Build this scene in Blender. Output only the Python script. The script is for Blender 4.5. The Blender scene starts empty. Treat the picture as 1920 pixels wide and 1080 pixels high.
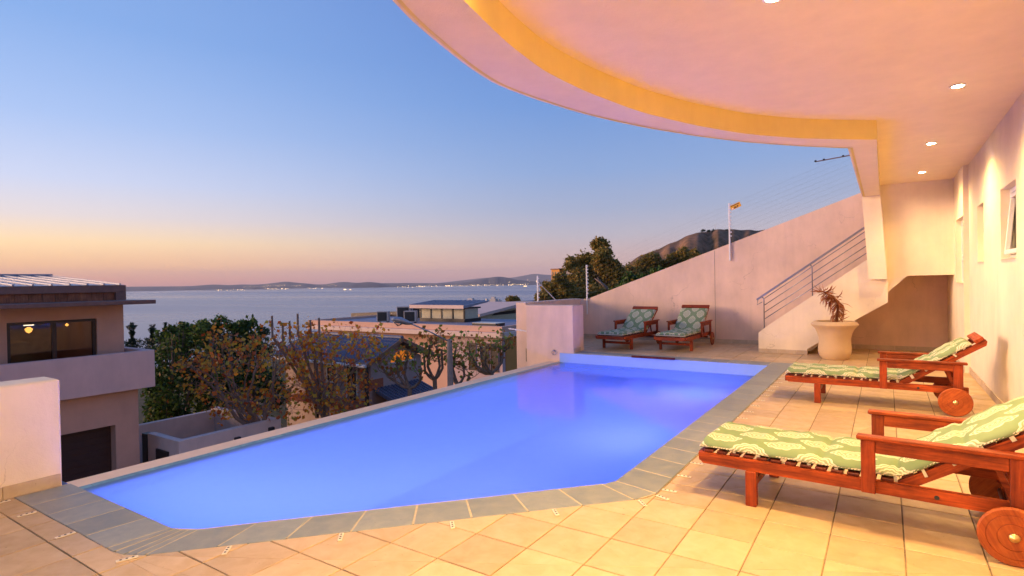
import bpy, math, random
import numpy as np
from math import radians as R, sin, cos, pi, sqrt
from mathutils import Matrix, Vector
random.seed(7); RNG = np.random.default_rng(7)
SC = bpy.context.scene
COL = SC.collection

# ------------------------------------------------------------------ camera
def cam_basis(yaw, pitch, roll):
    f = Vector((sin(yaw)*cos(pitch), cos(yaw)*cos(pitch), sin(pitch)))
    r = Vector((cos(yaw), -sin(yaw), 0)); u = r.cross(f)
    return f, cos(roll)*r + sin(roll)*u, cos(roll)*u - sin(roll)*r
CF, CR, CU = cam_basis(R(-33.5), R(-.53), R(-1.02))
cam = bpy.data.objects.new('camera', bpy.data.cameras.new('camera')); COL.objects.link(cam)
cam.matrix_world = Matrix(((CR.x, CU.x, -CF.x, 0), (CR.y, CU.y, -CF.y, 0), (CR.z, CU.z, -CF.z, 1.45), (0, 0, 0, 1)))
cam.data.sensor_width = 36; cam.data.lens = 1058*36/1920; cam.data.clip_start = .05; cam.data.clip_end = 2e5
SC.camera = cam
# ------------------------------------------------------------------ dusk sky
SUN_AZ = R(-122); SUN_EL = R(5)
w = bpy.data.worlds.new('World'); SC.world = w; w.use_nodes = True
wn, wl = w.node_tree.nodes, w.node_tree.links
def lin(c): return tuple(((v/255+.055)/1.055)**2.4 if v > 10 else v/255/12.92 for v in c)
def ramp(nodes, pts, conv=True):
    n = nodes.new('ShaderNodeValToRGB'); e = n.color_ramp.elements
    while len(e) < len(pts): e.new(.5)
    for k, (p, c) in enumerate(pts):
        e[k].position = p; e[k].color = (*(lin(c) if conv else c), 1)
    return n
def wm(op, a, b=None, c=None):
    n = wn.new('ShaderNodeMath'); n.operation = op
    for i, v in enumerate((a, b, c)):
        if v is None: continue
        if isinstance(v, (int, float)): n.inputs[i].default_value = v
        else: wl.new(v, n.inputs[i])
    return n.outputs[0]
tc = wn.new('ShaderNodeTexCoord'); sx = wn.new('ShaderNodeSeparateXYZ'); wl.new(tc.outputs['Generated'], sx.inputs[0])
X, Y, Z = sx.outputs
hl = wm('SQRT', wm('ADD', wm('MULTIPLY', X, X), wm('ADD', wm('MULTIPLY', Y, Y), 1e-6)))
sd = wm('DIVIDE', wm('ADD', wm('MULTIPLY', X, sin(SUN_AZ)), wm('MULTIPLY', Y, cos(SUN_AZ))), hl)
mr = wn.new('ShaderNodeMapRange'); mr.interpolation_type = 'SMOOTHSTEP'; wl.new(sd, mr.inputs[0])
mr.inputs[1].default_value = -.15; mr.inputs[2].default_value = .82
away = ramp(wn, [(0, (178, 148, 150)), (.012, (216, 168, 152)), (.035, (211, 177, 166)), (.08, (182, 177, 188)), (.125, (156, 168, 196)),
                 (.19, (132, 160, 205)), (.30, (104, 144, 204)), (.45, (90, 128, 196)), (1, (64, 100, 168))])
tow = ramp(wn, [(0, (226, 150, 128)), (.012, (246, 160, 116)), (.033, (272, 205, 132)), (.068, (270, 230, 168)), (.105, (234, 220, 216)),
                (.155, (203, 211, 236)), (.24, (165, 190, 233)), (.36, (130, 167, 222)), (1, (80, 115, 180))])
zc = wm('MAXIMUM', Z, 0)
wl.new(zc, away.inputs[0]); wl.new(zc, tow.inputs[0])
mx = wn.new('ShaderNodeMix'); mx.data_type = 'RGBA'
wl.new(mr.outputs[0], mx.inputs['Factor']); wl.new(away.outputs[0], mx.inputs['A']); wl.new(tow.outputs[0], mx.inputs['B'])
sky = wn.new('ShaderNodeTexSky'); sky.sky_type = 'NISHITA'; sky.sun_disc = False
sky.sun_elevation = R(-1); sky.sun_rotation = SUN_AZ; sky.ozone_density = 3
bg0 = wn['Background']; wl.new(sky.outputs[0], bg0.inputs[0]); bg0.inputs[1].default_value = .05
bg1 = wn.new('ShaderNodeBackground'); wl.new(mx.outputs['Result'], bg1.inputs[0]); bg1.inputs[1].default_value = .90
ad = wn.new('ShaderNodeAddShader'); wl.new(bg0.outputs[0], ad.inputs[0]); wl.new(bg1.outputs[0], ad.inputs[1])
wl.new(ad.outputs[0], wn['World Output'].inputs[0])
sl = bpy.data.lights.new('sun', 'SUN'); sun = bpy.data.objects.new('sun', sl); COL.objects.link(sun)
sl.energy = 5.0; sl.angle = R(26); sl.color = (1, .62, .38)
sun.rotation_euler = Vector((-sin(SUN_AZ)*cos(SUN_EL), -cos(SUN_AZ)*cos(SUN_EL), -sin(SUN_EL))).to_track_quat('-Z', 'Y').to_euler()
SC.view_settings.view_transform = 'Standard'; SC.view_settings.look = 'None'
SC.view_settings.exposure = .4; SC.view_settings.gamma = 1; SC.view_settings.use_curve_mapping = False
cy = SC.cycles
cy.use_denoising = True; cy.max_bounces = 8; cy.diffuse_bounces = 6; cy.glossy_bounces = 4; cy.transmission_bounces = 6
cy.transparent_max_bounces = 12; cy.volume_bounces = 0; cy.sample_clamp_indirect = 6; cy.caustics_reflective = False; cy.caustics_refractive = False

# ------------------------------------------------------------------ materials
class NT:
    def __init__(s, name):
        s.m = bpy.data.materials.new(name); s.m.use_nodes = True
        s.n, s.l = s.m.node_tree.nodes, s.m.node_tree.links
        s.b = s.n['Principled BSDF']; s.out = s.n['Material Output']
    def node(s, t, **kw):
        n = s.n.new('ShaderNode'+t)
        for k, v in kw.items(): setattr(n, k, v)
        return n
    def put(s, v, inp):
        if hasattr(v, 'links') or hasattr(v, 'is_output'): s.l.new(v, inp)
        else: inp.default_value = v
    def math(s, op, *a):
        n = s.node('Math', operation=op)
        for i, v in enumerate(a): s.put(v, n.inputs[i])
        return n.outputs[0]
    def coord(s, kind='Object', scale=(1, 1, 1), rot=(0, 0, 0)):
        t = s.node('TexCoord'); mp = s.node('Mapping'); s.l.new(t.outputs[kind], mp.inputs[0])
        mp.inputs['Scale'].default_value = scale; mp.inputs['Rotation'].default_value = rot
        return mp.outputs[0]
    def noise(s, vec, scale, detail=4, rough=.55, dist=0):
        n = s.node('TexNoise'); s.l.new(vec, n.inputs['Vector']); n.inputs['Scale'].default_value = scale
        n.inputs['Detail'].default_value = detail; n.inputs['Roughness'].default_value = rough; n.inputs['Distortion'].default_value = dist
        return n.outputs['Fac']
    def mix(s, f, a, b, mode='MIX'):
        n = s.node('Mix', data_type='RGBA', blend_type=mode)
        s.put(f, n.inputs['Factor'])
        for v, k in ((a, 'A'), (b, 'B')):
            s.put((*v, 1) if isinstance(v, tuple) and len(v) == 3 else v, n.inputs[k])
        return n.outputs['Result']
    def map(s, v, a, b, c, d):
        n = s.node('MapRange'); s.l.new(v, n.inputs[0])
        for i, x in enumerate((a, b, c, d)): n.inputs[i+1].default_value = x
        return n.outputs[0]
    def bump(s, h, strength, dist=.01):
        n = s.node('Bump'); s.l.new(h, n.inputs['Height']); n.inputs['Strength'].default_value = strength; n.inputs['Distance'].default_value = dist
        s.l.new(n.outputs[0], s.b.inputs['Normal'])
    def base(s, c, rough=.6, spec=.5, metal=0):
        s.put((*c, 1) if isinstance(c, tuple) and len(c) == 3 else c, s.b.inputs['Base Color'])
        s.put(rough, s.b.inputs['Roughness']); s.b.inputs['Specular IOR Level'].default_value = spec; s.b.inputs['Metallic'].default_value = metal
        return s.m

def simple(name, c, rough=.6, var=.12, scale=6, bump=0, bscale=60, metal=0, spec=.5, bdist=.004):
    t = NT(name); v = t.coord()
    n = t.noise(v, scale, 5)
    k = t.map(n, .3, .7, 1-var, 1+var)
    col = t.mix(1.0, tuple(c), k, 'MULTIPLY')
    if bump: t.bump(t.noise(v, bscale, 3), bump, bdist)
    return t.base(col, rough, spec, metal)

def plaster(name, c, stain=.10, bump=.35, streak=.0, crack=0):
    t = NT(name); v = t.coord()
    big = t.noise(v, 1.1, 6, .6); fine = t.noise(v, 130, 3); med = t.noise(t.coord(scale=(1, 1, .25)), 5, 5, .65)
    k = t.math('ADD', t.map(big, .3, .7, 1-stain, 1+stain*.6), t.map(med, .3, .75, .03, -.05-streak))
    t.bump(t.math('ADD', fine, t.math('MULTIPLY', t.noise(v, 35, 2), .8)), bump, .004)
    col = t.mix(1.0, tuple(c), k, 'MULTIPLY')
    if crack:
        wob = t.node('VectorMath', operation='ADD'); t.l.new(v, wob.inputs[0]); nv = t.node('TexNoise'); t.l.new(v, nv.inputs['Vector']); nv.inputs['Scale'].default_value = 2.5; nv.inputs['Detail'].default_value = 6
        t.l.new(nv.outputs['Color'], wob.inputs[1]); vo = t.node('TexVoronoi', feature='DISTANCE_TO_EDGE'); t.l.new(wob.outputs[0], vo.inputs['Vector']); vo.inputs['Scale'].default_value = .55
        ln = t.math('MULTIPLY', t.math('LESS_THAN', vo.outputs['Distance'], .0022), t.map(t.noise(v, .7, 2), .50, .62, 0, crack))
        st_ = t.map(t.noise(t.coord(scale=(3.2, 3.2, .16)), 1.6, 5, .6), .56, .74, 0, crack*.45)
        col = t.mix(ln, col, (.22, .16, .12)); col = t.mix(st_, col, tuple(x*.62 for x in c))
    return t.base(col, .85, .25)

def emit(name, c, s):
    t = NT(name); t.base((0, 0, 0)); t.b.inputs['Emission Color'].default_value = (*c, 1); t.b.inputs['Emission Strength'].default_value = s
    return t.m

def tile_mat(name, c1, c2, rough, mott, gscale=7, bump=.15):
    t = NT(name); v = t.coord()
    oi = t.node('ObjectInfo').outputs['Random']; isl = t.node('NewGeometry').outputs['Random Per Island']
    rnd = t.math('FRACT', t.math('ADD', oi, isl))
    add = t.node('VectorMath', operation='ADD'); t.l.new(v, add.inputs[0])
    cmb = t.node('CombineXYZ'); t.l.new(t.math('MULTIPLY', rnd, 37.0), cmb.inputs[0]); t.l.new(t.math('MULTIPLY', rnd, 91.0), cmb.inputs[1]); t.l.new(cmb.outputs[0], add.inputs[1])
    n = t.noise(add.outputs[0], gscale, 6, .62, .4); spots = t.noise(add.outputs[0], 38, 2)
    col = t.mix(t.map(n, .32, .68, 0, 1), c1, c2)
    col = t.mix(1.0, col, t.map(rnd, 0, 1, 1-mott, 1+mott*.5), 'MULTIPLY')
    col = t.mix(t.map(spots, .70, .76, 0, .45), col, (.12, .08, .05))
    t.bump(n, bump, .003)
    return t.base(col, t.map(n, .3, .7, rough-.08, rough+.12), .45)

M = {}
M['villa'] = plaster('villa_plaster', (.80, .69, .53), .13, .35, 0, .3)
M['bwall'] = plaster('boundary_plaster', (.78, .57, .44), .14, .3, .05, .55)
M['ceil'] = plaster('ceiling_plaster', (.87, .73, .51), .03, .5)
M['ochre'] = plaster('ochre_plaster', (.80, .64, .22), .06, .4)
M['tile'] = tile_mat('floor_tile', (.60, .43, .24), (.51, .35, .185), .42, .16)
M['skirt'] = tile_mat('skirting_tile', (.56, .45, .32), (.47, .36, .25), .5, .12)
M['slate'] = tile_mat('coping_slate', (.21, .235, .225), (.31, .315, .285), .5, .14, 9, .3)
M['grout'] = simple('grout', (.24, .18, .11), .9, .25, 20)
M['cgrout'] = simple('coping_grout', (.50, .42, .29), .85, .15, 20)
M['poolplaster'] = simple('pool_plaster', (.27, .44, .82), .7, .05, 2)
M['rimbeige'] = plaster('rim_plaster', (.80, .60, .42), .1, .2)
M['teal'] = simple('rim_mosaic', (.16, .30, .34), .35, .25, 14)
M['white'] = simple('white_paint', (.78, .76, .74), .4, .05)
M['steel'] = simple('rail_steel', (.30, .29, .32), .35, .08, metal=.85)
M['dark'] = simple('dark_plastic', (.02, .02, .022), .45)
M['cream'] = simple('cream_plastic', (.74, .66, .50), .4, .06)
M['brass'] = simple('brass', (.62, .42, .2), .3, .15, 30, metal=.9)
M['terra'] = plaster('pot_clay', (.56, .40, .24), .12, .25)
M['soil'] = simple('soil', (.05, .035, .025), .95, .4, 30, .6, 40, bdist=.02)

def wood(name, c1, c2, axis=0):
    t = NT(name)
    sc = [9, 9, 9]; sc[axis] = .7
    v = t.coord(scale=tuple(sc)); oi = t.node('ObjectInfo').outputs['Random']
    ad_ = t.node('VectorMath', operation='ADD'); t.l.new(v, ad_.inputs[0])
    cm = t.node('CombineXYZ'); t.l.new(t.math('MULTIPLY', oi, 20.0), cm.inputs[0]); t.l.new(t.math('MULTIPLY', oi, 7.0), cm.inputs[1]); t.l.new(cm.outputs[0], ad_.inputs[1])
    n = t.noise(ad_.outputs[0], 2.2, 6, .6, 1.2); f = t.noise(ad_.outputs[0], 11, 3)
    k = t.math('ADD', n, t.math('MULTIPLY', t.math('SUBTRACT', f, .5), .5))
    col = t.mix(t.map(k, .32, .7, 0, 1), c1, c2)
    col = t.mix(1.0, col, t.map(oi, 0, 1, .80, 1.15), 'MULTIPLY')
    wear = t.noise(t.coord(), 5, 5, .65)
    col = t.mix(1.0, col, t.map(wear, .3, .7, .62, 1.3), 'MULTIPLY')
    t.bump(k, .45, .003)
    return t.base(col, t.map(f, .3, .7, .42, .6), .28)
M['wood'] = wood('hardwood_oiled', (.38, .066, .011), (.13, .017, .005))
M['woody'] = wood('hardwood_oiled_cross', (.34, .056, .010), (.17, .022, .006), 1)
M['woodz'] = wood('hardwood_oiled_upright', (.31, .05, .010), (.16, .021, .006), 2)
M['slat'] = wood('hardwood_slat', (.13, .022, .012), (.07, .012, .008), 1)
M['wheel'] = wood('wheel_wood', (.36, .09, .02), (.21, .038, .010), 0)

def cushion_mat():
    t = NT('cushion_print'); tcn = t.node('TexCoord'); sp = t.node('SeparateXYZ'); t.l.new(tcn.outputs['UV'], sp.inputs[0])
    U, V = sp.outputs[0], sp.outputs[1]
    A, B = .38, .30
    def med(ou, ov):
        x = t.math('MULTIPLY', t.math('SUBTRACT', t.math('FRACT', t.math('ADD', t.math('DIVIDE', U, A), ou)), .5), A)
        y = t.math('MULTIPLY', t.math('SUBTRACT', t.math('FRACT', t.math('ADD', t.math('DIVIDE', V, B), ov)), .5), B)
        r = t.math('SQRT', t.math('ADD', t.math('POWER', t.math('DIVIDE', x, 1.3), 2), t.math('POWER', y, 2)))
        th = t.math('ARCTAN2', y, t.math('DIVIDE', x, 1.3))
        pet = t.math('ABSOLUTE', t.math('COSINE', t.math('MULTIPLY', th, 5.0)))
        tip = t.math('POWER', t.math('ABSOLUTE', t.math('COSINE', th)), 14.0)
        k = t.math('ADD', 1.0, t.math('ADD', t.math('MULTIPLY', pet, .13), t.math('MULTIPLY', tip, .18)))
        return t.math('DIVIDE', r, k)
    r = t.math('MINIMUM', med(0, 0), med(.5, .5))
    inside = t.math('LESS_THAN', r, .072)
    rim = t.math('MULTIPLY', inside, t.math('GREATER_THAN', r, .064))
    bands = t.math('MULTIPLY', t.math('LESS_THAN', t.math('FRACT', t.math('DIVIDE', r, .0170)), .36), t.math('LESS_THAN', r, .058))
    line = t.math('MAXIMUM', rim, bands)
    v = t.coord('UV'); wv = t.noise(v, 240, 2); big = t.noise(v, 5, 4)
    green = t.mix(t.map(big, .3, .7, 0, 1), (.17, .25, .13), (.21, .29, .16))
    col = t.mix(inside, green, t.mix(.4, green, (.40, .40, .26)))
    col = t.mix(line, col, (.64, .61, .46))
    t.bump(t.math('ADD', wv, t.math('MULTIPLY', line, .6)), .25, .002)
    return t.base(col, .9, .2)
M['cushion'] = cushion_mat()
M['frill'] = simple('cushion_trim', (.56, .51, .38), .9, .2, 80)

def water_mat(name, tint, rough, bscale, bstr, milk):
    t = NT(name); n1 = t.noise(t.coord(scale=(1, 1, 1)), bscale, 3, .5, .5)
    bp = t.node('Bump'); t.l.new(n1, bp.inputs['Height']); bp.inputs['Strength'].default_value = bstr; bp.inputs['Distance'].default_value = .02
    tr = t.node('BsdfTransparent'); tr.inputs[0].default_value = (*tint, 1)
    gl = t.node('BsdfGlossy'); gl.inputs['Roughness'].default_value = rough; t.l.new(bp.outputs[0], gl.inputs['Normal'])
    fr = t.node('Fresnel'); fr.inputs[0].default_value = 1.33; t.l.new(bp.outputs[0], fr.inputs['Normal'])
    tl_ = t.node('BsdfTranslucent'); tl_.inputs[0].default_value = (.72, .80, .98, 1)      # slightly milky water
    m0 = t.node('MixShader'); m0.inputs[0].default_value = milk; t.l.new(tr.outputs[0], m0.inputs[1]); t.l.new(tl_.outputs[0], m0.inputs[2])
    ms = t.node('MixShader'); t.l.new(fr.outputs[0], ms.inputs[0]); t.l.new(m0.outputs[0], ms.inputs[1]); t.l.new(gl.outputs[0], ms.inputs[2])
    t.l.new(ms.outputs[0], t.out.inputs['Surface']); return t.m
M['water'] = water_mat('pool_water', (.80, .90, 1.0), .06, 3.5, .10, .42)

def glass_mat(name, tint=(.35, .30, .26)):
    t = NT(name); tr = t.node('BsdfTransparent'); tr.inputs[0].default_value = (*tint, 1)
    gl = t.node('BsdfGlossy'); gl.inputs['Roughness'].default_value = .03
    fr = t.node('Fresnel'); fr.inputs[0].default_value = 1.6
    ms = t.node('MixShader'); t.l.new(fr.outputs[0], ms.inputs[0]); t.l.new(tr.outputs[0], ms.inputs[1]); t.l.new(gl.outputs[0], ms.inputs[2])
    t.l.new(ms.outputs[0], t.out.inputs['Surface']); return t.m
M['glass'] = glass_mat('window_glass', (.8, .74, .64)); M['glassc'] = glass_mat('clear_glass', (.8, .8, .78))

def leaf_mat(name, cols, trans=.25, rough=.55):
    t = NT(name); g = t.node('NewGeometry')
    n = t.node('ValToRGB'); e = n.color_ramp.elements
    while len(e) < len(cols): e.new(.5)
    for k, (p, c) in enumerate(cols): e[k].position = p; e[k].color = (*c, 1)
    t.l.new(g.outputs['Random Per Island'], n.inputs[0])
    t.base(n.outputs[0], rough, .3)
    td = t.node('BsdfTranslucent'); t.l.new(n.outputs[0], td.inputs[0])
    ms = t.node('MixShader'); ms.inputs[0].default_value = trans
    t.l.new(t.b.outputs[0], ms.inputs[1]); t.l.new(td.outputs[0], ms.inputs[2]); t.l.new(ms.outputs[0], t.out.inputs['Surface'])
    return t.m
M['leaf_autumn'] = leaf_mat('autumn_leaf', [(0, (.48, .09, .025)), (.35, (.72, .23, .03)), (.6, (.78, .38, .04)), (.85, (.60, .44, .06)), (1, (.34, .32, .07))], .35)
M['leaf_dark'] = leaf_mat('evergreen_leaf', [(0, (.018, .042, .010)), (.5, (.06, .115, .022)), (.85, (.13, .22, .035)), (.95, (.2, .27, .045)), (1, (.34, .12, .03))])
M['leaf_conifer'] = leaf_mat('conifer_leaf', [(0, (.012, .028, .014)), (1, (.04, .07, .03))], .1)
M['leaf_gum'] = leaf_mat('gum_leaf', [(0, (.13, .13, .03)), (.5, (.27, .21, .045)), (.85, (.42, .26, .055)), (1, (.50, .25, .055))])
M['leaf_lime'] = leaf_mat('pollard_leaf', [(0, (.36, .10, .03)), (.3, (.36, .18, .04)), (.5, (.26, .30, .05)), (1, (.18, .28, .05))], .35)
M['leaf_dry'] = leaf_mat('dry_leaf', [(0, (.20, .05, .018)), (1, (.42, .15, .05))], .2)
M['bark'] = simple('bark', (.20, .14, .10), .9, .3, 8, .5, 20, bdist=.02)
M['bark_pale'] = simple('pale_bark', (.25, .17, .13), .85, .35, 5, .4, 20, bdist=.02)

def seaM():
    t = NT('sea_water'); v = t.coord(scale=(.00016, .0013, 1), rot=(0, 0, R(62)))
    band = t.noise(v, 1.0, 2, .5, .6)
    fine = t.noise(t.coord(scale=(.05, .16, 1), rot=(0, 0, R(62))), 1.0, 4)
    t.bump(fine, .02, .1)
    return t.base(t.mix(t.map(band, .35, .65, 0, 1), (.13, .13, .17), (.22, .20, .23)), t.map(band, .34, .66, .20, .34), .5)
M['sea'] = seaM()
def groundM():
    t = NT('hillside_ground'); v = t.coord(); n = t.noise(v, .25, 6); f = t.noise(v, 3, 4)
    return t.base(t.mix(t.map(t.math('ADD', n, t.math('MULTIPLY', f, .3)), .5, .8, 0, 1), (.05, .055, .025), (.11, .085, .05)), .95, .1)
M['ground'] = groundM()
M['asphalt'] = simple('asphalt', (.05, .05, .052), .9, .2, 4, .3, 90)
def hillM():
    t = NT('hill_slope'); v = t.coord(); n = t.noise(v, .012, 7, .62); f = t.noise(v, .09, 5, .65)
    a = t.math('ADD', t.math('MULTIPLY', n, .6), t.math('MULTIPLY', f, .5))
    return t.base(t.mix(t.map(a, .44, .66, 0, 1), (.11, .075, .035), (.34, .18, .10)), .95, .1)
M['hill'] = hillM()
M['mount'] = simple('far_mountain', (.10, .095, .09), .95, .25, .0006)
M['lights'] = emit('city_light', (1, .64, .30), 7)
M['lamp'] = emit('lamp_glow', (1, .80, .50), 160)
M['poollamp'] = emit('pool_lamp_glow', (.3, .55, 1), 6)
M['glow'] = emit('sunset_reflection', (1, .27, .02), .42)  # sunset reflection in the arched gable pane, painted as orange emission
M['rlamp'] = emit('room_lamp_glow', (1, .48, .12), 2.2)
M['tube'] = emit('tube_light', (1, .95, .85), 2.2)
M['lhouse'] = plaster('taupe_plaster', (.64, .40, .30), .1, .3)
M['lpar'] = plaster('mauve_plaster', (.78, .55, .49), .08, .3)
M['lfascia'] = simple('brown_fascia', (.20, .11, .09), .6)
M['metal_roof'] = simple('sheet_roof', (.34, .34, .40), .4, .08, 3, metal=.3)
M['cedar'] = wood('cedar_board', (.36, .15, .08), (.22, .085, .05), 2)
M['garage'] = simple('garage_door', (.045, .022, .02), .5, .1)
M['wframe'] = simple('dark_window_frame', (.035, .022, .018), .45)
M['yard'] = plaster('yard_plaster', (.76, .63, .58), .12, .2)
M['interior'] = simple('interior_wall', (.40, .32, .22), .9)
M['peach'] = plaster('peach_plaster', (.72, .43, .31), .08, .2)
M['peachband'] = plaster('peach_band', (.80, .58, .47), .06, .2)
M['orange'] = plaster('sunset_lit_plaster', (.66, .30, .08), .08, .2)
M['pinkw'] = plaster('pink_plaster', (.62, .43, .40), .08, .2)
M['flatroof'] = simple('roof_membrane', (.26, .26, .32), .8, .15, 1.5)
M['slateroof'] = simple('roof_tile_blue', (.13, .13, .18), .55, .2, 9)
M['brick'] = simple('brick_band', (.42, .12, .05), .8, .3, 12)
M['brown'] = simple('barge_board', (.30, .15, .085), .7)
M['gablew'] = plaster('gable_plaster', (.50, .35, .30), .1, .2)
M['concrete'] = simple('concrete', (.34, .28, .24), .9, .15, 4, .3, 60)
M['galv'] = simple('galvanised', (.36, .38, .42), .45, .08, metal=.5)
M['ac'] = simple('ac_casing', (.42, .37, .34), .5)
M['farwhite'] = simple('far_house_wall', (.60, .54, .50), .8)
M['sign'] = simple('sign_yellow', (.75, .36, .02), .4, .04)
M['black'] = simple('black_print', (.015, .012, .01), .5)
M['wire'] = simple('fence_wire', (.22, .21, .24), .4, metal=.6)
M['blind'] = simple('window_blind', (.62, .55, .36), .8)

# ------------------------------------------------------------------ mesh helpers
class MB:
    def __init__(s): s.v = []; s.f = []; s.uv = None; s.m = Matrix()
    def add(s, vs, fs):
        b = len(s.v); s.v += [tuple(s.m @ Vector(p)) for p in vs]; s.f += [tuple(b+i for i in f) for f in fs]
    def box(s, x0, x1, y0, y1, z0, z1, bev=0):
        if x1 < x0: x0, x1 = x1, x0
        if y1 < y0: y0, y1 = y1, y0
        if z1 < z0: z0, z1 = z1, z0
        if not bev:
            s.add([(x, y, z) for z in (z0, z1) for y in (y0, y1) for x in (x0, x1)],
                  [(0, 2, 3, 1), (4, 5, 7, 6), (0, 1, 5, 4), (2, 6, 7, 3), (0, 4, 6, 2), (1, 3, 7, 5)]); return s
        b = min(bev, (x1-x0)*.45, (y1-y0)*.45, (z1-z0)*.45); vs = []; idx = {}
        xs, ys, zs = (x0, x1), (y0, y1), (z0, z1)
        for i in (0, 1):
            for j in (0, 1):
                for k in (0, 1):
                    sx_, sy_, sz_ = (1, -1)[i], (1, -1)[j], (1, -1)[k]
                    for a in range(3):
                        p = [xs[i]+sx_*b, ys[j]+sy_*b, zs[k]+sz_*b]; p[a] = (xs[i], ys[j], zs[k])[a]
                        idx[i, j, k, a] = len(vs); vs.append(tuple(p))
        fs = []
        for i in (0, 1):
            fs += [[idx[i, j, k, 0] for j, k in ((0, 0), (1, 0), (1, 1), (0, 1))], [idx[j, i, k, 1] for j, k in ((0, 0), (1, 0), (1, 1), (0, 1))],
                   [idx[j, k, i, 2] for j, k in ((0, 0), (1, 0), (1, 1), (0, 1))]]
        for p in (0, 1):
            for q in (0, 1):
                fs += [[idx[0, p, q, 1], idx[1, p, q, 1], idx[1, p, q, 2], idx[0, p, q, 2]], [idx[p, 0, q, 0], idx[p, 1, q, 0], idx[p, 1, q, 2], idx[p, 0, q, 2]],
                       [idx[p, q, 0, 0], idx[p, q, 1, 0], idx[p, q, 1, 1], idx[p, q, 0, 1]]]
                for r_ in (0, 1): fs.append([idx[p, q, r_, a] for a in range(3)])
        s.add(vs, [tuple(f) for f in fs]); return s
    def prism(s, poly, z0, z1):                      # polygon in xy extruded in z
        n = len(poly); s.add([(x, y, z0) for x, y in poly]+[(x, y, z1) for x, y in poly],
                             [tuple(range(n))[::-1], tuple(range(n, 2*n))]+[(i, (i+1) % n, n+(i+1) % n, n+i) for i in range(n)]); return s
    def prismy(s, poly, y0, y1):                     # polygon in xz extruded in y
        n = len(poly); s.add([(x, y0, z) for x, z in poly]+[(x, y1, z) for x, z in poly],
                             [tuple(range(n))[::-1], tuple(range(n, 2*n))]+[(i, (i+1) % n, n+(i+1) % n, n+i) for i in range(n)]); return s
    def prismx(s, poly, x0, x1):
        n = len(poly); s.add([(x0, y, z) for y, z in poly]+[(x1, y, z) for y, z in poly],
                             [tuple(range(n))[::-1], tuple(range(n, 2*n))]+[(i, (i+1) % n, n+(i+1) % n, n+i) for i in range(n)]); return s
    def slab(s, poly, z0, z1, bev=.003):             # tile: chamfered top
        n = len(poly)
        if n < 3: return s
        cx = sum(p[0] for p in poly)/n; cy_ = sum(p[1] for p in poly)/n
        def ins(p):
            d = sqrt((p[0]-cx)**2+(p[1]-cy_)**2); k = max(.3, 1-bev*1.3/max(d, 1e-4)); return cx+(p[0]-cx)*k, cy_+(p[1]-cy_)*k
        q = [ins(p) for p in poly]
        s.add([(x, y, z0) for x, y in poly]+[(x, y, z1-bev*.7) for x, y in poly]+[(x, y, z1) for x, y in q],
              [tuple(range(2*n, 3*n))]+[(i, (i+1) % n, n+(i+1) % n, n+i) for i in range(n)]+[(n+i, n+(i+1) % n, 2*n+(i+1) % n, 2*n+i) for i in range(n)]); return s
    def lathe(s, prof, n=32, axis='z', c=(0, 0, 0)):
        vs = []
        for r, h in prof:
            for k in range(n):
                a = 2*pi*k/n; p = (r*cos(a), r*sin(a), h)
                if axis == 'y': p = (p[0], p[2], p[1])
                if axis == 'x': p = (p[2], p[0], p[1])
                vs.append((p[0]+c[0], p[1]+c[1], p[2]+c[2]))
        fs = [(i*n+k, i*n+(k+1) % n, (i+1)*n+(k+1) % n, (i+1)*n+k) for i in range(len(prof)-1) for k in range(n)]
        if prof[0][0] > 1e-6: fs.append(tuple(range(n))[::-1])
        if prof[-1][0] > 1e-6: fs.append(tuple((len(prof)-1)*n+k for k in range(n)))
        s.add(vs, fs); return s
    def tube(s, pts, rad, n=8, cap=True):
        pts = [Vector(p) for p in pts]; rs = rad if isinstance(rad, (list, tuple)) else [rad]*len(pts); vs = []; ref = None
        for i, p in enumerate(pts):
            d = (pts[min(i+1, len(pts)-1)]-pts[max(i-1, 0)]); d = d.normalized() if d.length > 1e-9 else Vector((0, 0, 1))
            if ref is None: ref = Vector((0, 0, 1)) if abs(d.z) < .9 else Vector((1, 0, 0))
            a = d.cross(ref).normalized(); b = a.cross(d); ref = b if b.length > .1 else ref
            for k in range(n):
                t_ = 2*pi*k/n; vs.append(tuple(p+a*(rs[i]*cos(t_))+b*(rs[i]*sin(t_))))
        fs = [(i*n+k, i*n+(k+1) % n, (i+1)*n+(k+1) % n, (i+1)*n+k) for i in range(len(pts)-1) for k in range(n)]
        if cap: fs += [tuple(range(n))[::-1], tuple((len(pts)-1)*n+k for k in range(n))]
        s.add(vs, fs); return s
    def bar(s, a, b, w_, h):                         # rectangular bar from a to b
        a, b = Vector(a), Vector(b); d = (b-a); L = d.length; d.normalize()
        up = Vector((0, 0, 1)) if abs(d.z) < .95 else Vector((0, 1, 0)); y = up.cross(d).normalized(); z = d.cross(y)
        old = s.m; s.m = old @ Matrix(((d.x, y.x, z.x, a.x), (d.y, y.y, z.y, a.y), (d.z, y.z, z.z, a.z), (0, 0, 0, 1)))
        s.box(0, L, -w_/2, w_/2, -h/2, h/2, min(w_, h)*.12); s.m = old; return s
    def build(s, name, mat, parent=None, smooth=False):
        me = bpy.data.meshes.new(name); me.from_pydata(s.v, [], s.f); me.materials.append(mat)
        if smooth: me.shade_smooth() if smooth is True else me.set_sharp_from_angle(angle=smooth)
        if smooth and smooth is not True:
            me.polygons.foreach_set('use_smooth', [True]*len(me.polygons))
        if s.uv: 
            ul = me.uv_layers.new(name='UVMap')
            for p in me.polygons:
                for li, vi in zip(p.loop_indices, p.vertices): ul.data[li].uv = s.uv[vi]
        o = bpy.data.objects.new(name, me); COL.objects.link(o)
        if parent: o.parent = parent
        return o
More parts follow.
